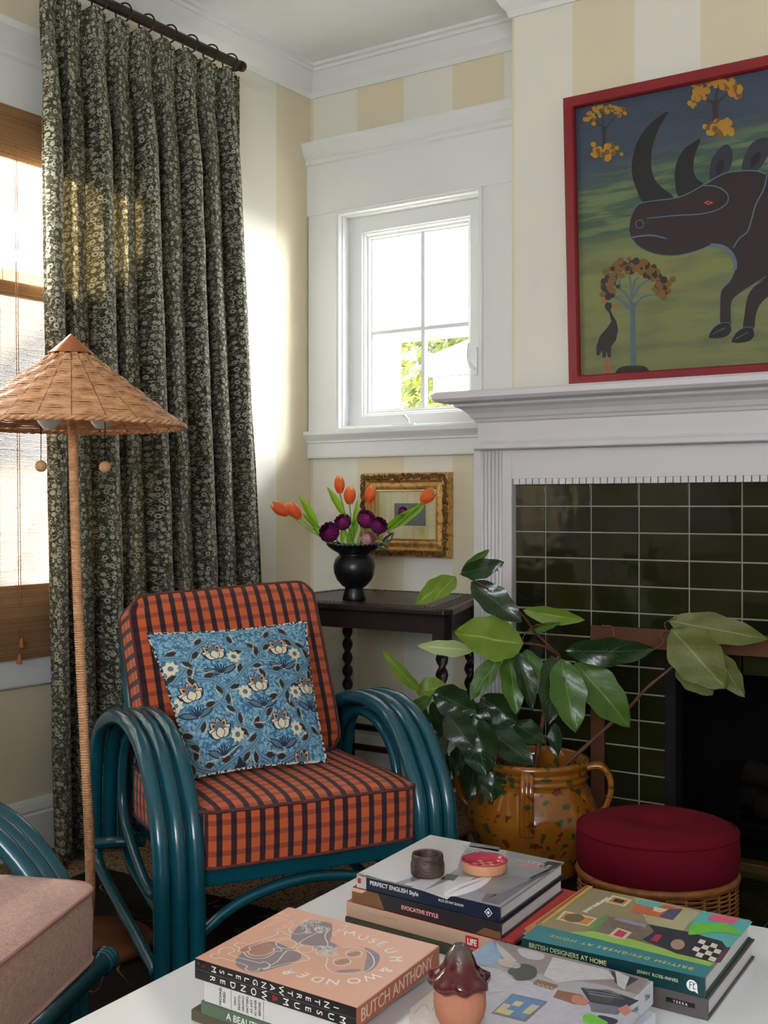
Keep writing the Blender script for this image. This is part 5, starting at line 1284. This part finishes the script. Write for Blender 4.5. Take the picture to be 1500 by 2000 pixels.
tb = text('BUTCH ANTHONY', .0235, (wA+.0012-.12*dA*.47, dA*.47, .0128), Vector((-.12, 1, 0)), Z_, M('pale_pink_ink', S(232, 204, 190), .5), t, align='CENTER', space=1.0, sx=.96)
D = Deco(zA)
g1 = M('print_slate_grey', S(140, 120, 126), .4, var=.3, vs=40); g2 = M('print_dusty_brown', S(170, 122, 104), .4, var=.2, vs=40); g3 = M('print_pale_flesh', S(214, 160, 132), .4, var=.1)
def z5(l): return [(360+x*.2267, 1760+y*.2267) for x, y in l]
def z1(l): return [(340+x*.3733, 1720+y*.3733) for x, y in l]
D.poly(z5([(440, 540), (500, 440), (620, 370), (760, 350), (900, 400), (1010, 470), (940, 530), (800, 570), (700, 600), (560, 610)]), g1, .00015, 4)
D.poly(z5([(480, 430), (560, 380), (700, 355), (780, 400), (740, 470), (560, 480)]), g2, .0002, 4)
D.poly(z5([(920, 300), (1000, 200), (1100, 165), (1220, 180), (1275, 215), (1235, 380), (1100, 390), (960, 350)]), g1, .00015, 4)
D.poly(z1([(730, 350), (800, 320), (880, 345), (1000, 345), (1075, 390), (1050, 450), (980, 490), (850, 490), (780, 450), (740, 400)]), g3, .00012, 4)
D.poly(z1([(1000, 350), (1075, 390), (1055, 450), (1000, 480), (1000, 430), (1010, 390)]), g1, .00018, 4); D.poly(z1([(740, 345), (800, 320), (850, 335), (840, 350), (760, 360)]), g1, .00018, 4)
D.poly(z1([(840, 425), (910, 405), (920, 425), (860, 440)]), g2, .0002, 4); D.poly(z1([(900, 385), (960, 370), (975, 385), (920, 398)]), g2, .0002, 4); D.poly(z1([(850, 470), (960, 462), (970, 472), (880, 480)]), g1, .0002, 4)
LWD = .0013
for pth in ([(430, 380), (470, 357), (540, 370), (580, 362), (790, 292), (800, 265), (840, 260), (880, 285), (915, 295), (900, 318), (830, 318), (575, 388), (570, 420), (520, 440), (465, 430), (475, 400)], [(230, 480), (240, 455), (300, 450), (300, 420), (350, 400), (410, 405), (430, 430), (390, 460), (640, 530), (680, 522), (735, 545), (715, 580), (650, 578), (630, 600), (570, 605), (525, 585), (530, 552), (320, 490), (280, 495)], [(990, 362), (1245, 232), (1210, 300), (1225, 385)], [(680, 590), (800, 520), (905, 420), (1080, 498), (860, 540)]):
    D.line(z5(pth), LWD, m_white_ink, .0004, 5, True)
D.line(z5([(510, 440), (550, 480), (640, 495), (730, 475), (790, 432), (835, 430), (830, 408), (790, 402), (765, 412), (775, 425), (700, 462), (620, 470), (560, 455), (545, 430)]), LWD, m_white_ink)
for (cx_, cy_, rx, ry) in ((877, 368, 88, 40), (1041, 412, 70, 32), (978, 245, 76, 38), (1180, 245, 52, 26), (1180, 430, 50, 38)): D.ell(360+cx_*.2267, 1760+cy_*.2267, rx*.2267, ry*.2267, LWD, m_white_ink)
rs = random.Random(4)
for (cx_, cy_, sx_, sy_, n_2) in ((1100, 220, 90, 55, 46), (1250, 430, 70, 42, 46)):
    for _ in range(n_2):
        a, b = cx_+rs.uniform(-sx_, sx_), cy_+rs.uniform(-sy_, sy_); D.ell(360+a*.2267, 1760+b*.2267, rs.uniform(1.5, 3.4), rs.uniform(1, 1.9), .0007, m_white_ink, .00042)
D.line(z1([(745, 385), (765, 372), (800, 400), (800, 425), (795, 450), (830, 480), (900, 488), (985, 482), (1040, 448), (1045, 410), (1020, 375), (960, 352), (870, 350)]), LWD, m_white_ink)
D.ell(*z1([(940, 382)])[0], 42*.3733, 21*.3733, LWD, m_white_ink); D.ell(*z1([(878, 424)])[0], 46*.3733, 22*.3733, LWD, m_white_ink)
for pth in ([(870, 95), (820, 110), (910, 125), (790, 140), (880, 160), (770, 175)], [(790, 180), (720, 190), (760, 205), (700, 215), (680, 240)], [(960, 160), (900, 180), (940, 195), (850, 210), (880, 225), (800, 240), (770, 250)], [(1130, 135), (1080, 150), (1050, 170), (1010, 165)]): D.line(z5(pth), .0009, m_white_ink)
D.line(z1([(868, 240), (905, 232), (880, 262), (855, 262), (870, 250), (845, 270), (835, 282), (850, 290)]), .0011, m_white_ink)
D.done(t)
cen = Vector((*W(*z1([(895, 415)])[0], zA), 0)); it = mw(t).inverted()
for ch, (x, y) in zip('MUSEUM&WONDER', ((918, 278), (988, 300), (1040, 318), (1085, 332), (1130, 368), (1158, 412), (1108, 470), (1030, 505), (940, 524), (832, 530), (752, 517), (680, 495), (602, 478))):
    q = Vector((*W(*z1([(x, y)])[0], zA), 0)); up = (q-cen).normalized(); xd = up.cross(Z_)
    qi = it @ Vector((q.x, q.y, zA+.0004)); m3 = it.to_3x3(); text(ch, .0235, qi, m3 @ xd, m3 @ up, m_white_ink, t, align='CENTER')
z = zA-.0268
w1 = [(fl[0]+.0125, fl[1]+.004), (fr[0]-.003, fr[1]+.002)]
t, wd = book('thick white jacketed book under the peach cased book', w1[0], w1[1], z, .028, .24, m_whitec)
m_gk = M('grey_black_ink', S(60, 56, 56), .6)
for x, s_, sz in ((.030, 'MICHAEL', .0058), (.037, 'FRIED', .0058), (.056, 'WHY', .0052), (.063, 'PHOTO-', .0052), (.070, 'GRAPHY', .0052), (.077, 'MATTERS', .0050), (.084, 'AS ART', .0052), (.091, 'AS NEVER', .0046), (.098, 'BEFORE', .0050)):
    text(s_, sz, (x, -.001, .014), Z_, -X_, m_gk, t, align='CENTER')
mb = MB(); mb.box(.0485, -.0009, .002, .0489, -.0005, .026); mb.box(.104, -.0009, .002, .1044, -.0005, .026); mb.build('spine_rule', m_gk, t)
z -= .0282
t, wd = book('sage green book with white serif title, third from top of left stack', (fl[0]+.008, fl[1]+.003), (fr[0]+.004, fr[1]+.0), z, .0165, .235, m_sage)
text('A BEAUTIFUL HOME', .0125, (.046, -.001, .0078), X_, Z_, m_white_ink, t)
z -= .0167
t, wd = book('olive brown cloth book at the bottom of the left stack', (fl[0]-.012, fl[1]+.006), (fr[0]+.012, fr[1]+.004), z, z-TZ-.0004, .25, m_oliv)
# ---------- stack B (centre back)
zB = .44
m_navyc = cmat('navy', S(22, 34, 56)); m_photo = cmat('grey_room_photo', S(150, 148, 152), .14); m_brownb = cmat('dark_brown', S(38, 32, 34)); m_tan = cmat('tan_cloth', S(198, 164, 138), .7); m_redc = cmat('red', S(196, 34, 30), .3); m_dgreen = cmat('dark_olive', S(66, 68, 46), .6)
fl, fr = W(698, 1705, zB), W(975, 1773, zB)
t, wB = book('glossy grey room photo book with navy spine, top of the back stack', fl, fr, zB, .023, .252, m_photo, m_navyc)
mb = MB(); mb.box(-.0002, -.0012, .0003, .0185, -.0004, .0227); mb.build('spine_label', M('pale_label', S(196, 182, 176), .4, var=.2), t)
mb = MB(); mb.box(.002, -.0018, .008, .008, -.0011, .016); mb.build('spine_stamp', m_redc, t)
text('PERFECT ENGLISH Style', .0092, (.026, -.001, .0125), X_, Z_, m_white_ink, t, bold=.00012)
text('ROS BYAM SHAW', .0058, (.158, -.001, .0118), X_, Z_, m_white_ink, t)
mb = MB(); c_x = wB-.020; mb.prism([(c_x-.007, -.0007, .0112), (c_x, -.0007, .0042), (c_x+.007, -.0007, .0112), (c_x, -.0007, .0182)], (0, -.0003, 0)); mb.build('diamond_logo', m_white_ink, t)
mb = MB(); mb.prism([(c_x-.0055, -.001, .0112), (c_x, -.001, .0057), (c_x+.0055, -.001, .0112), (c_x, -.001, .0167)], (0, -.0002, 0)); mb.build('diamond_logo_field', m_navyc, t)
mb = MB(); mb.prism([(c_x-.0028, -.0012, .0112), (c_x, -.0012, .0084), (c_x+.0028, -.0012, .0112), (c_x, -.0012, .014)], (0, -.0002, 0)); mb.build('diamond_logo_centre', m_white_ink, t)
D = Deco(zB)
def c2(l): return [(640+x/3, 1600+y/3) for x, y in l]
pw = M('photo_white_wall', S(206, 204, 208), .15, var=.05); pg_ = M('photo_mid_grey', S(134, 130, 134), .15, var=.2, vs=30); pd = M('photo_dark', S(62, 58, 62), .15, var=.3, vs=40); pl2 = M('photo_light_grey', S(176, 176, 184), .15, var=.1); pbr = M('photo_brown_furniture', S(120, 96, 88), .2, var=.3, vs=60); prd = M('photo_faded_rose', S(176, 136, 138), .2, var=.3, vs=80)
D.poly(c2([(600, 92), (840, 135), (700, 330), (560, 420), (180, 315)]), pw, .0002)
D.poly(c2([(800, 150), (1050, 185), (1040, 215), (790, 160)]), pl2, .0003); D.poly(c2([(690, 200), (780, 215), (760, 290), (690, 330)]), pw, .0003)
D.poly(c2([(1120, 240), (1260, 262), (1230, 300), (1090, 270)]), prd, .0003); D.poly(c2([(840, 135), (1010, 165), (1000, 190), (830, 160)]), pg_, .0003)
D.poly(c2([(560, 420), (760, 335), (860, 340), (700, 470)]), pw, .0004, 0); D.poly(c2([(680, 440), (780, 380), (960, 330), (900, 400), (760, 450)]), M('photo_white_cloth', S(224, 222, 232), .2, var=.1, vs=90), .0005, 3)
for i in range(9): D.line(c2([(700+i*20, 445-i*9), (790+i*18, 392-i*6)]), .0008, pl2, .0006, 2)
D.poly(c2([(400, 370), (600, 310), (620, 330), (430, 385)]), pg_, .0004); D.poly(c2([(360, 355), (560, 300), (575, 306), (385, 362)]), pw, .0006)
D.poly(c2([(930, 350), (1100, 330), (1200, 350), (1000, 440), (880, 430)]), pg_, .0003); D.poly(c2([(930, 430), (1120, 370), (1290, 320), (1350, 262), (1005, 500), (900, 480)]), pd if 0 else M('photo_slate', S(104, 102, 112), .15, var=.2, vs=30), .00025)
D.poly(c2([(1290, 245), (1375, 258), (1330, 290), (1240, 275)]), pd, .0003); D.poly(c2([(700, 320), (770, 330), (740, 360), (660, 350)]), pd, .00045)
D.poly(c2([(160, 318), (400, 372), (500, 395), (480, 400), (200, 335)]), pd, .00035)
D.done(t)
it = mw(t).inverted()
text('PERFECT ENGLISH STYLE', .017, (.045, .215, .0234), X_.lerp(Y_, -.0), Y_, M('silver_ink', S(176, 176, 184), .3), t)
z = zB-.0233
t, wd = book('dark brown book with pink lettering below the grey photo book', (fl[0]-.009, fl[1]-.001), (fr[0]+.002, fr[1]-.001), z, .0245, .248, m_brownb)
mb = MB(); mb.prism([(.0, -.0007, .0005), (.065, -.0007, .0005), (.052, -.0007, .024), (0, -.0007, .024)], (0, -.0003, 0)); mb.build('spine_print', M('print_ochre', S(120, 78, 50), .5, var=.3, vs=60), t); mb = MB(); mb.prism([(wd, -.0007, .0005), (wd-.045, -.0007, .0005), (wd-.028, -.0007, .0125), (wd-.01, -.0007, .0115), (wd, -.0007, .0115)], (0, -.0003, 0)); mb.build('spine_print', M('print_ochre', S(120, 78, 50), .5, var=.3, vs=60), t)
mb = MB(); mb.prism([(0, -.0010, .018), (.02, -.0010, .018), (.03, -.0010, .024), (0, -.0010, .024)], (0, -.0002, 0)); mb.build('spine_print', m_peach, t)
text('EVOCATIVE STYLE', .0085, (.098, -.0012, .0118), X_, Z_, M('pink_ink', S(232, 150, 150), .5), t, bold=.0003)
z -= .0248
t, wd = book('tan cloth book with red badge and red cover, third in back stack', (fl[0]-.020, fl[1]-.002), (fr[0]-.006, fr[1]-.004), z, .0245, .262, m_redc, m_tan)
mb = MB(); mb.box(wd-.052, -.0012, .003, wd-.029, -.0005, .0205); mb.build('badge', m_redc, t)
text('LIFE', .0125, (wd-.0405, -.0014, .0118), X_, Z_, m_white_ink, t, align='CENTER', bold=.0004, sx=.78)
text('ONCE UPON A TIME', .0045, (.045, -.0012, .015), X_, Z_, M('faint_gold_ink', S(206, 180, 140), .4), t, space=1.5)
mb = MB(); mb.box(wd-.005, .004, .0240, wd+.028, .262, .0258); mb.build('protruding_cover', m_redc, t)
z -= .0248
t, wd = book('dark olive book at the bottom of the back stack', (fl[0]-.022, fl[1]-.003), (fr[0]-.012, fr[1]-.006), z, z-TZ-.0004, .268, m_dgreen)
# ---------- stack C (right)
zC = .408
m_deep = cmat('deep_teal', S(16, 58, 62)); m_btop = cmat('olive_khaki', S(148, 134, 100), .3); m_gry = cmat('warm_grey', S(86, 78, 76), .5)
fl, fr = W(1019, 1824, zC), W(1376, 1910, zC)
t, wC = book('teal spined book with colourful interior cover, top of the right stack', fl, fr, zC, .0285, .248, m_btop, m_deep, sh=-.075)
text('BRITISH DESIGNERS AT HOME', .0098, (.012, -.001, .0150), X_, Z_, M('pale_gold_ink', S(222, 222, 170), .5), t, space=1.0, bold=.0001, sx=.92)
text('JENNY ROSE-INNES', .0062, (.178, -.001, .0150), X_, Z_, M('pale_gold_ink', S(222, 222, 170), .5), t, space=1.1)
mb = MB(); c_x = wC-.018; mb.prism([(c_x+.0075*math.cos(a), -.0007, .0135+.0075*math.sin(a)) for a in [k*PI/10 for k in range(20)]], (0, -.0003, 0)); mb.prism([(c_x+.003, -.0007, .007), (c_x+.0085, -.0007, .004), (c_x+.0072, -.0007, .011)], (0, -.0003, 0)); mb.build('round_logo', m_white_ink, t)
mb = MB()
for a, b in (((-.003, .009), (-.003, .018)), ((-.003, .018), (.001, .018)), ((-.003, .0145), (.0, .0145)), ((.002, .009), (.002, .018)), ((.002, .0145), (.0045, .0175)), ((.0015, .010), (.005, .010))): mb.tube([(c_x+a[0], -.0012, a[1]), (c_x+b[0], -.0012, b[1])], .0005, 5)
mb.build('round_logo_drawing', m_gk, t)
def c4(l): return [(1050+x*.3, 1700+y*.3) for x, y in l]
D = Deco(zC)
pt = lambda nm, c, var=.2, vs=110: M('print_'+nm, c, .3, var=max(var, .2), vs=max(vs, 60))
turq = pt('turquoise', S(44, 128, 138), var=.1); lime = pt('lime_green', S(150, 190, 84), var=.15); lime2 = pt('bright_green', S(110, 196, 60), var=.15); aqua = pt('aqua', S(92, 178, 178), var=.1); orng = pt('orange', S(206, 130, 60), var=.2, vs=60); yel = pt('yellow_band', S(214, 186, 70)); pk = pt('hot_pink', S(226, 100, 130)); crm = pt('cream_mat', S(222, 206, 176)); sofa = pt('patterned_sofa', S(120, 104, 92), var=.6, vs=160); blk = pt('black_check', S(26, 24, 30)); wht = pt('white_check', S(224, 214, 204)); dkp = pt('dark_navy', S(40, 40, 56), var=.4, vs=90); grn = pt('green_band', S(96, 150, 84), var=.1); mrn = pt('maroon', S(96, 44, 48), var=.3, vs=90); khk = pt('light_khaki', S(178, 172, 132), var=.08)
D.poly(c4([(-100, 440), (-60, 405), (0, 355), (1150, 625), (1085, 700)]), turq, .0002)
D.poly(c4([(0, 355), (-60, 400), (-90, 380), (320, 95), (365, 104)]), orng, .00022); D.line(c4([(30, 345), (190, 225), (352, 104)]), .004, yel, .0003, 0); D.line(c4([(-10, 350), (160, 225), (330, 98)]), .002, mrn, .0003, 0)
D.poly(c4([(620, 170), (1070, 270), (985, 345), (940, 400), (720, 350)]), khk, .0002)
D.poly(c4([(1075, 262), (1400, 335), (1330, 420), (1200, 560), (985, 350)]), aqua, .0002)
D.poly(c4([(330, 390), (440, 285), (470, 290), (370, 400)]), grn, .0003); D.poly(c4([(200, 402), (400, 395), (600, 440), (1150, 600), (1120, 625), (300, 425)]), lime, .0003)
D.poly(c4([(375, 398), (470, 300), (980, 400), (1100, 480), (1210, 560), (1140, 600), (600, 445)]), sofa, .00032)
D.poly(c4([(720, 350), (980, 400), (1200, 460), (1230, 500), (1150, 600), (900, 540), (680, 450), (760, 400)]), dkp, .00036)
D.poly(c4([(120, 318), (175, 262), (388, 312), (330, 364)]), crm, .0004); D.poly(c4([(145, 314), (185, 273), (368, 316), (322, 354)]), orng, .0005)
D.poly([(1050+.3*(238+66*math.cos(a)), 1700+.3*(309+28*math.sin(a))) for a in [k*PI/10 for k in range(20)]], pt('brown_oval', S(110, 84, 60), var=.6, vs=260), .0006)
D.poly(c4([(438, 205), (490, 160), (618, 192), (566, 236)]), crm, .0004); D.poly(c4([(460, 203), (496, 172), (594, 195), (556, 226)]), orng, .0005); D.poly(c4([(488, 200), (510, 182), (572, 196), (548, 216)]), dkp, .0006)
D.poly(c4([(598, 264), (665, 190), (950, 248), (880, 325)]), pt('painting_orange', S(196, 104, 62), var=.4, vs=120), .0004); D.poly(c4([(640, 215), (665, 190), (830, 224), (760, 245)]), aqua, .0005); D.poly(c4([(790, 300), (860, 250), (945, 252), (880, 322)]), pt('painting_violet', S(84, 76, 112), var=.4, vs=160), .0005); D.poly(c4([(760, 235), (850, 255), (800, 275), (750, 262)]), crm, .0006)
D.poly(c4([(458, 425), (520, 372), (615, 404), (565, 450)]), pt('rose_cushion', S(216, 190, 176), var=.2, vs=120), .0005); D.poly(c4([(490, 420), (530, 385), (585, 405), (550, 438)]), pt('rose_red', S(196, 60, 84), var=.4, vs=160), .0006)
D.poly(c4([(495, 320), (510, 305), (715, 350), (700, 372)]), pt('lilac_pattern', S(150, 140, 170), var=.6, vs=220), .0005); D.poly(c4([(735, 455), (770, 415), (815, 420), (780, 465)]), pt('crimson_cushion', S(176, 40, 70)), .0006)
D.poly(c4([(985, 400), (1010, 345), (1120, 345), (1240, 350), (1330, 420), (1180, 400), (1000, 420)]), lime2, .0006, 3); D.poly(c4([(1110, 310), (1150, 286), (1300, 312), (1270, 345), (1130, 325)]), pk, .0006, 3)
D.poly([(1050+.3*(912+46*math.cos(a)), 1700+.3*(482+34*math.sin(a))) for a in [k*PI/8 for k in range(16)]], pt('round_cushion', S(170, 140, 120), var=.3, vs=160), .0006)
A0, B0, C0, D0 = [Vector((*W(*c4([q])[0], zC), 0)) for q in ((985, 545), (1060, 450), (1215, 500), (1150, 600))]
for i in range(4):
    for j in range(4):
        f = lambda a, b: A0.lerp(B0, a).lerp(D0.lerp(C0, a), b)
        D.mb.poly([f(i/4, j/4)+Z_*(zC+.0007), f(i/4, (j+1)/4)+Z_*(zC+.0007), f((i+1)/4, (j+1)/4)+Z_*(zC+.0007), f((i+1)/4, j/4)+Z_*(zC+.0007)], D.mi(wht if (i+j) % 2 else blk))
D.poly(c4([(1155, 600), (1230, 500), (1260, 500), (1190, 600)]), mrn, .0006)
D.done(t)
m_gd = M('gold_ink', S(196, 180, 110), .4)
text('BRITISH DESIGNERS AT HOME', .0125, (wC-.022, .0165, .0291), -X_, -Y_, m_gd, t, space=1.3, bold=.0002)
text('JENNY ROSE-INNES', .0095, (.035, .135, .0291), Vector((.05, 1, 0)), Vector((-1, .05, 0)), m_white_ink, t)
z = zC-.0288
t, wd = book('thick warm grey book at the bottom of the right stack', (fl[0]+.004, fl[1]+.002), (fr[0]+.0035, fr[1]+.001), z, z-TZ-.0004, .252, m_gry, sh=-.075)
mb = MB(); mb.box(wd-.058, -.0012, .0125, wd-.018, -.0006, .0185); mb.build('spine_label', m_blk, t); text('TERRA', .0048, (wd-.038, -.0014, .0152), X_, Z_, m_white_ink, t, align='CENTER', space=1.6)
# ---------- stack D (front)
zD = .408
bl_, br_ = Vector((*W(966, 1835, zD), 0)), Vector((*W(1279, 1919, zD), 0)); dx = (br_-bl_).normalized(); dy = Vector((-dx.y, dx.x, 0)); dD = .335
fl, fr = bl_-dy*dD+dx*.06*dD, br_-dy*dD+dx*.06*dD
m_lav = cmat('pale_lavender_jacket', S(206, 208, 222), .2); m_dph = cmat('faded_room_photo', S(172, 168, 170), .14)
t, wD = book('large pale photo book under the mushroom jar, top of front stack', fl, fr, zD, .030, dD, m_dph, m_lav, spine='side', sh=-.06)
text('ADDISON', .010, (wD+.0012-.06*(dD-.075), dD-.075, .014), Vector((-.06, 1, 0)), Z_, M('grey_ink', S(110, 100, 96), .6), t, align='CENTER'); text('The', .011, (wD+.0012-.06*(dD-.022), dD-.022, .017), Vector((-.06, 1, 0)), Z_, M('grey_ink', S(110, 100, 96), .6), t, align='CENTER')
def c3(l): return [(800+x*.4667, 1700+y*.4667) for x, y in l]
D = Deco(zD)
sky_ = pt('photo_sky_blue', S(140, 172, 204), var=.15, vs=30); lg = pt('photo_ceiling', S(196, 192, 196), var=.05); mg = pt('photo_taupe', S(146, 132, 130), var=.15, vs=30); dg_ = pt('photo_dark_green', S(66, 74, 66), var=.5, vs=120); lav = pt('photo_lavender_floor', S(186, 184, 196), var=.06); bg_ = pt('photo_beige', S(196, 182, 168), var=.1); navy_ = pt('photo_navy', S(44, 50, 72), var=.4, vs=90); wood_ = pt('photo_wood', S(140, 96, 72), var=.3, vs=90); coral = pt('photo_coral', S(198, 128, 110), var=.2, vs=90); peb = pt('photo_pebble', S(116, 114, 124), var=.5, vs=260)
D.poly(c3([(355, 292), (700, 375), (1000, 455), (960, 520), (820, 480), (600, 440), (430, 400), (300, 330)]), mg, .0002)
D.poly(c3([(345, 295), (300, 335), (250, 375), (330, 400), (385, 370), (370, 330)]), sky_, .0003); D.poly(c3([(360, 300), (420, 350), (450, 380), (410, 390), (370, 335)]), lg, .0004)
D.poly(c3([(455, 325), (560, 350), (545, 375), (475, 362)]), lg, .0004, 3); D.poly(c3([(600, 362), (830, 418), (860, 455), (700, 460), (620, 470), (560, 440)]), lg, .0004)
D.poly(c3([(840, 418), (960, 455), (900, 490), (860, 470)]), navy_, .00035); D.poly(c3([(860, 420), (920, 445), (900, 500), (870, 480)]), lg, .0005)
D.poly(c3([(380, 370), (460, 390), (450, 410), (375, 395)]), bg_, .0005, 3); D.poly(c3([(410, 420), (470, 390), (530, 410), (520, 450), (450, 460)]), dg_, .0005, 4)
D.poly(c3([(355, 450), (400, 430), (440, 450), (430, 480), (380, 480)]), lg, .0005, 3)
D.poly(c3([(280, 400), (360, 410), (520, 470), (960, 600), (900, 700), (200, 700), (0, 640), (0, 580), (160, 470)]), lav, .00015)
D.poly(c3([(0, 580), (100, 500), (240, 560), (140, 700), (0, 700)]), bg_, .00025); D.line(c3([(20, 600), (60, 560), (90, 590), (110, 550)]), .001, mg, .0004); D.line(c3([(200, 490), (300, 520), (410, 500)]), .003, lg, .0004, 0)
D.poly(c3([(515, 475), (535, 455), (625, 480), (600, 500)]), wood_, .0005)
for i in range(5): D.line(c3([(535+i*18, 472+i*5), (545+i*18, 482+i*5)]), .002, bg_, .0006, 0)
D.poly(c3([(620, 500), (720, 520), (760, 560), (690, 560), (600, 530)]), wood_, .00045); D.poly(c3([(690, 520), (745, 540), (735, 565), (680, 550)]), coral, .0005, 3)
D.poly(c3([(715, 490), (830, 500), (960, 545), (900, 580), (760, 560)]), navy_, .0004); D.poly(c3([(750, 510), (860, 520), (840, 560), (755, 545)]), M('photo_dark', S(62, 58, 62), .15), .0005)
for i in range(3): D.line(c3([(730+i*8, 495+i*9), (800, 500+i*12), (880+i*10, 520+i*9)]), .0011, lg, .0006)
D.poly(c3([(750, 550), (900, 575), (870, 605), (760, 590)]), peb, .0005); D.poly(c3([(870, 580), (910, 560), (930, 590), (900, 610)]), coral, .0006)
D.poly(c3([(340, 598), (430, 515), (580, 548), (485, 635)]), peb, .0004)
yc = pt('quilt_yellow', S(200, 188, 130), var=.3, vs=200); bc_ = pt('quilt_blue', S(90, 130, 176), var=.3, vs=200)
A0, B0, C0, D0 = [Vector((*W(*c3([q])[0], zD), 0)) for q in ((355, 594), (432, 522), (566, 552), (480, 624))]
for i in range(4):
    for j in range(4):
        f = lambda a, b: A0.lerp(B0, a).lerp(D0.lerp(C0, a), b)
        D.mb.poly([f(i/4, j/4)+Z_*(zD+.0006), f(i/4, (j+1)/4)+Z_*(zD+.0006), f((i+1)/4, (j+1)/4)+Z_*(zD+.0006), f((i+1)/4, j/4)+Z_*(zD+.0006)], D.mi((yc, bc_, yc, bg_, bc_)[(i*3+j*2+i*j) % 5]))
D.poly(c3([(725, 610), (760, 600), (800, 620), (830, 640), (740, 640)]), lime2, .0006, 3); D.poly(c3([(790, 605), (870, 625), (850, 645), (800, 635)]), navy_, .0005, 3)
D.done(t)
z = zD-.0303
t, wd = book('white jacketed book beneath the pale photo book', (fl.x+.010, fl.y-.0), (fr.x+.012, fr.y-.0), z, z-TZ-.0004, dD-.022, m_lav, spine='side', sh=-.06)
# ================================================ CUP, DISH, MUSHROOM JAR
q = on(835, 1707, 2, zB+.001)
t = tag(bpy.data.objects.new('tmp', None), 'x', 'x'); bpy.data.objects.remove(t)
cup = thing('cup', 'small dark brown stoneware cup with speckled interior on the grey photo book', 'cup', (q.x, q.y, zB+.0007))
m_stone, n_ = newmat('brown_stoneware'); c_ = n_.coord('Object'); n_.out(n_.mix(n_.step(n_.noise(c_, 60, 4, .7), .4, .7), S(44, 32, 28), S(96, 72, 60)), .45, 0, n_.bump(n_.noise(n_.coord('Object', (1, 1, 6)), 70, 3), .0012), .5)
kc = (q-CAM).dot(FW)/FPX
mb = MB(); R0 = 33*kc; H0 = .034
mb.lathe([(.001, 0), (R0*.95, 0), (R0, .003), (R0*1.01, H0*.5), (R0*.97, H0*.62), (R0*.93, H0*.68), (R0*.95, H0*.78), (R0*.92, H0*.95), (R0*.90, H0), (R0*.85, H0), (R0*.82, H0*.9), (R0*.84, .006), (.001, .005)], (0, 0, 0), 40); part('body', mb, m_stone, cup)
mb = MB(); mb.lathe([(R0*.845, H0*.995), (R0*.835, H0*.9), (R0*.83, .008), (.001, .007)], (0, 0, 0), 40); part('glazed_interior', mb, M('speckled_cream_glaze', S(150, 142, 128), .2, var=.4, vs=200), cup)
q = on(946, 1700, 2, zB+.001); di = thing('dish', 'little round terracotta dish with pink checkerboard glaze', 'dish', (q.x, q.y, zB+.0007)); kd = (q-CAM).dot(FW)/FPX; R1 = 45*kd
mb = MB(); mb.lathe([(.001, 0), (R1*.93, 0), (R1*.97, .003), (R1, .014), (R1*1.01, .017)], (0, 0, 0), 48); part('wall', mb, M('pale_terracotta', S(206, 148, 112), .55, var=.12), di)
m_dp = M('raspberry_glaze', S(172, 46, 66), .12, var=.15)
mb = MB(); mb.lathe([(R1*1.01, .017), (R1*.99, .019), (R1*.93, .0185), (R1*.85, .012), (R1*.78, .0075), (.001, .007)], (0, 0, 0), 48); part('glazed_interior', mb, m_dp, di)
m_dc = M('peach_glaze', S(222, 150, 116), .15, var=.1); mb = MB(); e = R1*.24
for i in range(-3, 4):
    for j in range(-3, 4):
        if (i+j) % 2 == 0 and math.hypot(i, j)*e < R1*.70: x, y = i*e, j*e; mb.poly([(x-e/2, y-e/2, .0084), (x+e/2, y-e/2, .0084), (x+e/2, y+e/2, .0084), (x-e/2, y+e/2, .0084)])
part('checker_glaze', mb, m_dc, di)
q = on(898, 2000, 2, zD+.001); km = (q-CAM).dot(FW)/FPX
mj = thing('mushroom_jar', 'small clay mushroom jar with shiny oxblood cap on the front book', 'ornament', (q.x, q.y, zD+.0012))
m_clay = M('bare_terracotta', S(186, 122, 94), .75, var=.15, vs=30); m_ox, n_ = newmat('oxblood_glaze'); c_ = n_.coord('Object'); zz = n_.sep(c_)[2]
f_ = n_.noise(c_, 60, 3, .6)
cc = n_.mix(f_, S(46, 8, 16), S(104, 16, 26)); cc = n_.mix(n_.step(zz, .0745, .088), cc, S(84, 72, 66)); cc = n_.mix(n_.step(n_.noise(c_, 90, 3, .7), .68, .74), cc, S(196, 176, 160))
n_.out(cc, .05, 0, n_.bump(f_, .0008), .6, coat=.6)
R2 = 47*km
def ribs(p, j, a): k = 1+.005*math.cos(19*a)*(1 if 2 < j < 9 else .3); return Vector((p.x*k, p.y*k, p.z))
mb = MB(); mb.lathe([(.001, 0), (R2*.78, 0), (R2*.86, .003), (R2*1.02, .012), (R2*1.10, .025), (R2*1.08, .037), (R2*.98, .046), (R2*.75, .050), (.001, .050)], (0, 0, 0), 84, fn=ribs); part('stem', mb, m_clay, mj)
def frill(p, j, a):
    k = (.08, .10, .09, .05, .015)[j-1]*math.cos(7*a+.6) if 1 <= j <= 5 else 0
    return Vector((p.x*(1+k*.7), p.y*(1+k*.7), p.z+(.0020*math.cos(7*a+2.0) if 1 <= j <= 3 else 0)))
mb = MB(); mb.lathe([(.001, .048), (R2*1.05, .044), (R2*1.27, .050), (R2*1.24, .058), (R2*.92, .064), (R2*.72, .071), (R2*.60, .081), (R2*.44, .089), (R2*.24, .0955), (.0005, .097)], (0, 0, 0), 84, fn=frill)
o = part('cap', mb, m_ox, mj)

for t, sh in SHEAR:
    m = Matrix.Identity(4); m[0][1] = sh
    for c in t.children:
        if c.name.split('.')[0] in ('top_cover', 'bottom_cover', 'spine', 'pages', 'case_side', 'protruding_cover'): c.data.transform(m)
